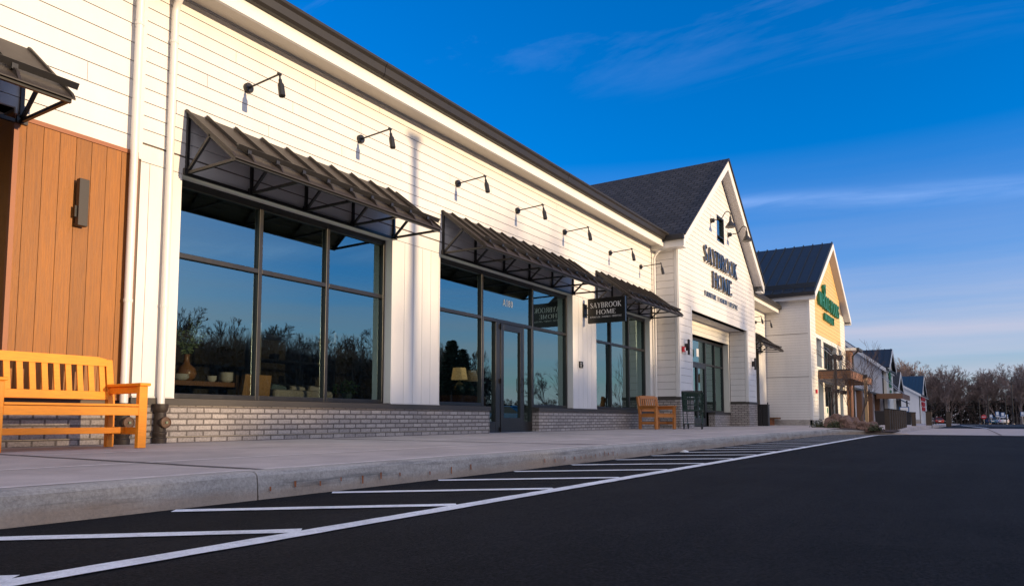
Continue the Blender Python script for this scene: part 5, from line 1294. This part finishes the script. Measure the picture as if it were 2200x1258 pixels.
def car(x, y, rz, body, label):
    t = thing('parked_car', label, 'car', (x, y, gz(x)), 'cars parked in the far car park', local=True, rz=rz)
    mb = MB()
    # x forward; cross-sections: (x, half width, z bottom, z belt)
    sec = [(-2.2, .74, .38, .80), (-2.12, .84, .30, .92), (-1.5, .90, .26, .96), (-.4, .91, .24, .96), (.8, .91, .24, .94), (1.6, .88, .26, .86), (2.1, .80, .32, .74), (2.25, .70, .40, .62)]
    ring = []
    for (x_, w, a, b) in sec: ring.append([(x_, -w*.9, a), (x_, -w, a+.15), (x_, -w, b-.12), (x_, -w*.9, b), (x_, w*.9, b), (x_, w, b-.12), (x_, w, a+.15), (x_, w*.9, a)])
    for p, q in zip(ring, ring[1:]):
        for i in range(8): mb.face([p[i], p[(i+1) % 8], q[(i+1) % 8], q[i]])
    mb.face(ring[0]); mb.face(ring[-1]); mb.build('body', body, t, merge=True, smooth=True)
    mb = MB(); cab = [(-2.0, .70, .93), (-1.45, .62, 1.40), (.15, .62, 1.45), (1.05, .72, .93)]
    base_ = [(-2.0, .76), (1.15, .78)]
    top_ = [(-1.35, .60, 1.42), (.15, .60, 1.45)]
    A = [(-2.0, -.78, .93), (-2.0, .78, .93), (1.1, .80, .93), (1.1, -.80, .93)]; T_ = [(-1.35, -.58, 1.42), (-1.35, .58, 1.42), (.1, .58, 1.45), (.1, -.58, 1.45)]
    mb.hexa(A+T_); g = mb.build('cabin', bronze, t, smooth=True)
    mb = MB(); mb.hexa([(-1.40, -.60, 1.42), (-1.40, .60, 1.42), (.15, .60, 1.45), (.15, -.60, 1.45), (-1.3, -.5, 1.48), (-1.3, .5, 1.48), (.05, .5, 1.50), (.05, -.5, 1.50)])
    for (p, q) in zip(A, T_): mb.bar(p, q, .06)
    mb.build('roof', body, g)
    for x_ in (-1.35, 1.4):
        for s in (-1, 1):
            mb = MB(); mb.tube([(x_, s*.93, .33), (x_, s*.72, .33)], .33, 16); w = mb.build('wheel', rubber, t)
            mb = MB(); mb.tube([(x_, s*.935, .33), (x_, s*.925, .33)], .2, 10); mb.build('rim', greyrail, w)
    for s in (-1, 1):
        mb = MB(); mb.box(-2.215, -2.15, s*.72-.12, s*.72+.12, .66, .80); mb.build('tail_light', redm, t)
        mb = MB(); mb.box(2.14, 2.22, s*.62-.12, s*.62+.12, .58, .70); mb.build('headlight', letterw, t)
    mb = MB(); mb.box(-2.225, -2.19, -.26, .26, .55, .67); mb.build('number_plate', letterw, t)
    return t
cw = mat('car_white', (.75, .75, .76), .25, coat=.6); cb = mat('car_blue', (.02, .10, .20), .25, coat=.6); cr_ = mat('car_red', (.22, .012, .012), .3, coat=.5); cg = mat('car_grey', (.35, .36, .38), .3, coat=.5)
car(184, -13.1, R(8), cw, 'white car seen from behind in the far car park'); car(190, -11.2, R(8), cb, 'blue car half hidden left of the white car'); car(198, -.9, R(12), cr_, 'small red car beyond the last bollard, left'); car(201, 1.0, R(12), cg, 'pale grey car in front of the red one beyond the bollards')
car(46, -21, R(90), cb, 'dark car parked across the road, mirrored in the entrance window')['group'] = 'cars mirrored in the glass'
def post_sign(x, y, z0, z1, w, label, disc=False):
    t = thing('road_sign' if disc else 'parking_sign', label, 'sign', (x, y, gz(x)), None if disc else 'blue and white parking signs')
    mb = MB(); mb.tube([(x+.03, y, gz(x)), (x+.03, y, z1)], .035, 6); mb.build('post', greyrail, t)
    if disc:
        mb = MB(); mb.lathe((x, y, (z0+z1)/2), [(w, 0), (w, -.02)], 20, 'x'); mb.build('disc', redm, t)
        mb = MB(); mb.box(x-.03, x-.021, y-w*.7, y+w*.7, (z0+z1)/2-w*.14, (z0+z1)/2+w*.14); mb.build('white_bar', letterw, t)
    else:
        mb = MB(); mb.box(x-.02, x, y-w, y+w, z0, z1); p = mb.build('panel', bluesign, t)
        mb = MB(); mb.box(x-.03, x-.021, y-w*.62, y+w*.62, z0+(z1-z0)*.35, z1-(z1-z0)*.06); mb.box(x-.03, x-.021, y-w*.9, y+w*.9, z0+.04, z0+(z1-z0)*.2); mb.build('legend', letterw, p)
post_sign(186, -9.9, .25, 1.35, .48, 'round red road sign with a white bar before the dark wood', True)
for (x, y, a, b, l) in ((188, -12.4, .75, 1.95, 'blue and white parking sign just left of and above the white car'), (172, -12.9, .62, 1.65, 'larger blue and white parking sign right of the white car'), (172, -16.1, .9, 1.75, 'blue and white parking sign at the right edge of the picture'),
                        (186, -11.2, .55, 1.25, 'low blue and white parking sign above the blue car'), (186, -13.9, .6, 1.3, 'low blue and white parking sign right of the white car')):
    post_sign(x, y, a, b, .36, l)

# ================================================================== SHOP GOODS behind the first window
t = thing('display_table', 'brown table behind the first window with crockery on it', 'table', (5.9, .95, .14))
mb = MB(); mb.box(5.0, 6.75, .55, 1.4, .86, .92); mb.build('table_top', brownm, t)
for x, y in ((5.1, .62), (6.62, .62), (5.1, 1.3), (6.62, 1.3)):
    mb = MB(); mb.box(x-.045, x+.045, y-.045, y+.045, .14, .86); mb.build('leg', brownm, t)
t = thing('brown_vase', 'round brown bottle vase with leafy eucalyptus behind the first window', 'vase', (5.62, .65, .92))
mb = MB(); mb.lathe((5.62, .68, .92), [(.06, 0), (.11, .04), (.13, .10), (.11, .17), (.05, .22), (.035, .27), (.034, .33), (.042, .35)], 20); mb.build('vessel', mat('vase_glaze', (.30, .15, .07), .3, coat=.3), t, smooth=True)
mb = MB(); rr = random.Random(3)
for k in range(9):
    a = rr.uniform(0, 6.28); tip = Vector((5.62+math.cos(a)*rr.uniform(.05, .22), .68+math.sin(a)*.15, 1.27+rr.uniform(.2, .48))); p0 = Vector((5.62, .68, 1.26))
    mb.tube([p0, (p0+tip)/2+Vector((0, 0, .06)), tip], .004, 4)
    for j in range(34):
        q = p0+(tip-p0)*rr.uniform(.12, 1.05); u = Vector((rr.gauss(0, 1), rr.gauss(0, 1), rr.gauss(0, 1))).normalized()*.030; w = u.orthogonal().normalized()*.014; q += u*1.2; mb.face([q-u, q+w, q+u, q-w])
mb.build('greenery', mat('eucalyptus', (.20, .30, .16), .6, island=.4), t, recalc=False)
crock = mat('crockery', (.62, .64, .64), .25, coat=.4)
def stack(x, y, z, r, n, l):
    mb = MB()
    for k in range(n): mb.lathe((x, y, z+k*.028), [(r*.5, 0), (r*.9, .025), (r, .055), (r*.94, .055), (r*.5, .012)], 18)
    tag(mb.build('bowl_stack', crock, smooth=True), l, 'bowls', 'white bowls on the display table')
stack(5.50, .60, .92, .10, 2, 'pair of white bowls left of the brown vase'); stack(6.18, .62, .92, .095, 4, 'tall stack of patterned white bowls left of the woven chair'); stack(5.98, .66, .92, .07, 2, 'small bowls between the vase and the tall bowl stack')
cane = mat('woven_cane', (.42, .25, .11), .65, var=.25, vscale=60, bump=.8, bscale=80)
t = thing('woven_chair', 'tan woven cane chair behind the first window mullion', 'chair', (6.6, .65, .14))
mb = MB(); mb.hexa([(6.27, .50, .62), (6.80, .50, .62), (6.80, .54, .62), (6.27, .54, .62), (6.32, .42, 1.04), (6.78, .42, 1.04), (6.78, .46, 1.04), (6.32, .46, 1.04)]); mb.build('backrest', cane, t)
mb = MB(); mb.box(6.27, 6.80, .5, .98, .58, .62); mb.build('seat', cane, t)
for x, y in ((6.29, .52), (6.78, .52), (6.29, .95), (6.78, .95)):
    mb = MB(); mb.tube([(x, y, .14), (x, y, .62 if y > .6 else 1.03)], .02, 6); mb.build('leg', cane, t)
t = thing('pale_sofa', 'low pale grey sofa with cushions behind the middle pane', 'sofa', (7.5, 1.2, .14))
mb = MB(); mb.box(6.95, 8.1, .55, .75, .2, .86); mb.box(6.95, 8.1, .75, 1.6, .2, .55); sf_ = mat('sofa_fabric', (.50, .50, .47), .9, var=.1); mb.build('frame', sf_, t, bevel=.05)
for k in range(3):
    mb = MB(); mb.hexa([(7.0+k*.36, .76, .56), (7.34+k*.36, .76, .56), (7.34+k*.36, .92, .56), (7.0+k*.36, .92, .56), (7.03+k*.36, .70, .95-.03*(k % 2)), (7.31+k*.36, .70, .92), (7.31+k*.36, .8, .92), (7.03+k*.36, .8, .95)]); mb.build('cushion', sf_ if k else mat('cushion_blue', (.10, .16, .19), .9), t, bevel=.04)
t = thing('potted_plant', 'leafy green pot plant in a glass pot behind the right pane', 'plant', (8.45, .62, .7))
mb = MB(); mb.lathe((8.45, .62, .14), [(.2, 0), (.2, .6), (.0, .6)], 14); mb.build('stand', brownm, t)
mb = MB(); mb.lathe((8.45, .62, .74), [(.06, 0), (.09, .05), (.08, .12)], 16); mb.build('pot', mat('pot_glaze', (.12, .2, .22), .2, coat=.5), t, smooth=True)
mb = MB()
for k in range(260):
    d = Vector((rr.gauss(0, 1), rr.gauss(0, .6), abs(rr.gauss(0, .7)))).normalized()*rr.uniform(.08, .26); q = Vector((8.45, .62, .84))+d; u = Vector((rr.gauss(0, 1), rr.gauss(0, 1), rr.gauss(0, 1))).normalized()*.03; w = u.orthogonal().normalized()*.014; mb.face([q-u, q+w, q+u, q-w])
mb.build('foliage', mat('plant_leaf', (.06, .16, .04), .5, island=.4), t, recalc=False)
t = thing('shelf_unit', 'tall grey shelf unit deep in the shop behind the right pane', 'shelves', (8.6, 3, .14))
mb = MB()
for z in (.15, .6, 1.05, 1.5, 1.95): mb.box(8.6, 10.4, 3, 3.4, z, z+.04)
for x in (8.56, 9.5, 10.4): mb.box(x, x+.05, 3, 3.4, .14, 2.2)
mb.build('shelf', mat('grey_shelf', (.35, .34, .32), .7), t)
mb = MB()
for k in range(26):
    x = rr.uniform(8.65, 10.2); z = rr.choice((.19, .64, 1.09, 1.54)); mb.box(x, x+rr.uniform(.05, .14), 3.05, 3.2, z, z+rr.uniform(.1, .3))
mb.build('goods', mat('shelf_goods', (.3, .28, .24), .7, island=.6), t)
# behind the entrance window: lamps with shades, curtain
def table_lamp(x, y, z, l, lit):
    t = thing('table_lamp', l, 'lamp', (x, y, .14), 'table lamps with dark jar bases')
    mb = MB(); mb.box(x-.3, x+.3, y-.2, y+.25, .14, z-.06); mb.build('cabinet', brownm, t)
    mb = MB(); mb.lathe((x, y, z-.06), [(.06, 0), (.12, .06), (.13, .14), (.10, .22), (.03, .27), (.015, .34)], 18); mb.build('base', mat('jar_glaze', (.02, .05, .055), .15, coat=.6) if 'jar_glaze' not in MATS else MATS['jar_glaze'], t, smooth=True)
    mb = MB(); mb.lathe((x, y, z+.26), [(.17, 0), (.13, .24)], 22)
    mb.build('lamp_shade', mat('lit_shade', (.8, .65, .4), .9, emit=((1, .68, .28), .10)) if lit and 'lit_shade' not in MATS else (MATS['lit_shade'] if lit else mat('linen_shade', (.5, .44, .34), .9)), t, smooth=True)
table_lamp(11.75, .8, .96, 'lit table lamp with a dark jar base left of the entrance door', True); table_lamp(12.55, 1.1, .96, 'unlit table lamp with dark jar base seen through the side light', False)
t = thing('tan_curtain', 'tan curtain hanging in the left pane of the entrance window', 'curtain', (10.9, 1.2, .14))
mb = MB(); n = 40
for k in range(n):
    x0, x1 = 10.25+1.35*k/n, 10.25+1.35*(k+1)/n; mb.face([(x0, 1.25+.05*math.sin(k*1.1), .2), (x1, 1.25+.05*math.sin(k*1.1+1.1), .2), (x1, 1.25+.05*math.sin(k*1.1+1.1), 2.1), (x0, 1.25+.05*math.sin(k*1.1), 2.1)])
mb.build('drape', mat('drape_cloth', (.70, .50, .20), .9), t, smooth='all', recalc=False)

t = MB(); t.hexa([(8.86, -4.90, .006), (8.98, -4.93, .006), (9.02, -4.86, .006), (8.90, -4.83, .006), (8.87, -4.90, .035), (8.97, -4.92, .02), (9.0, -4.87, .03), (8.91, -4.84, .012)]); tag(t.build('paper_scrap', letterw), 'crumpled white paper scrap lying against the kerb', 'litter')
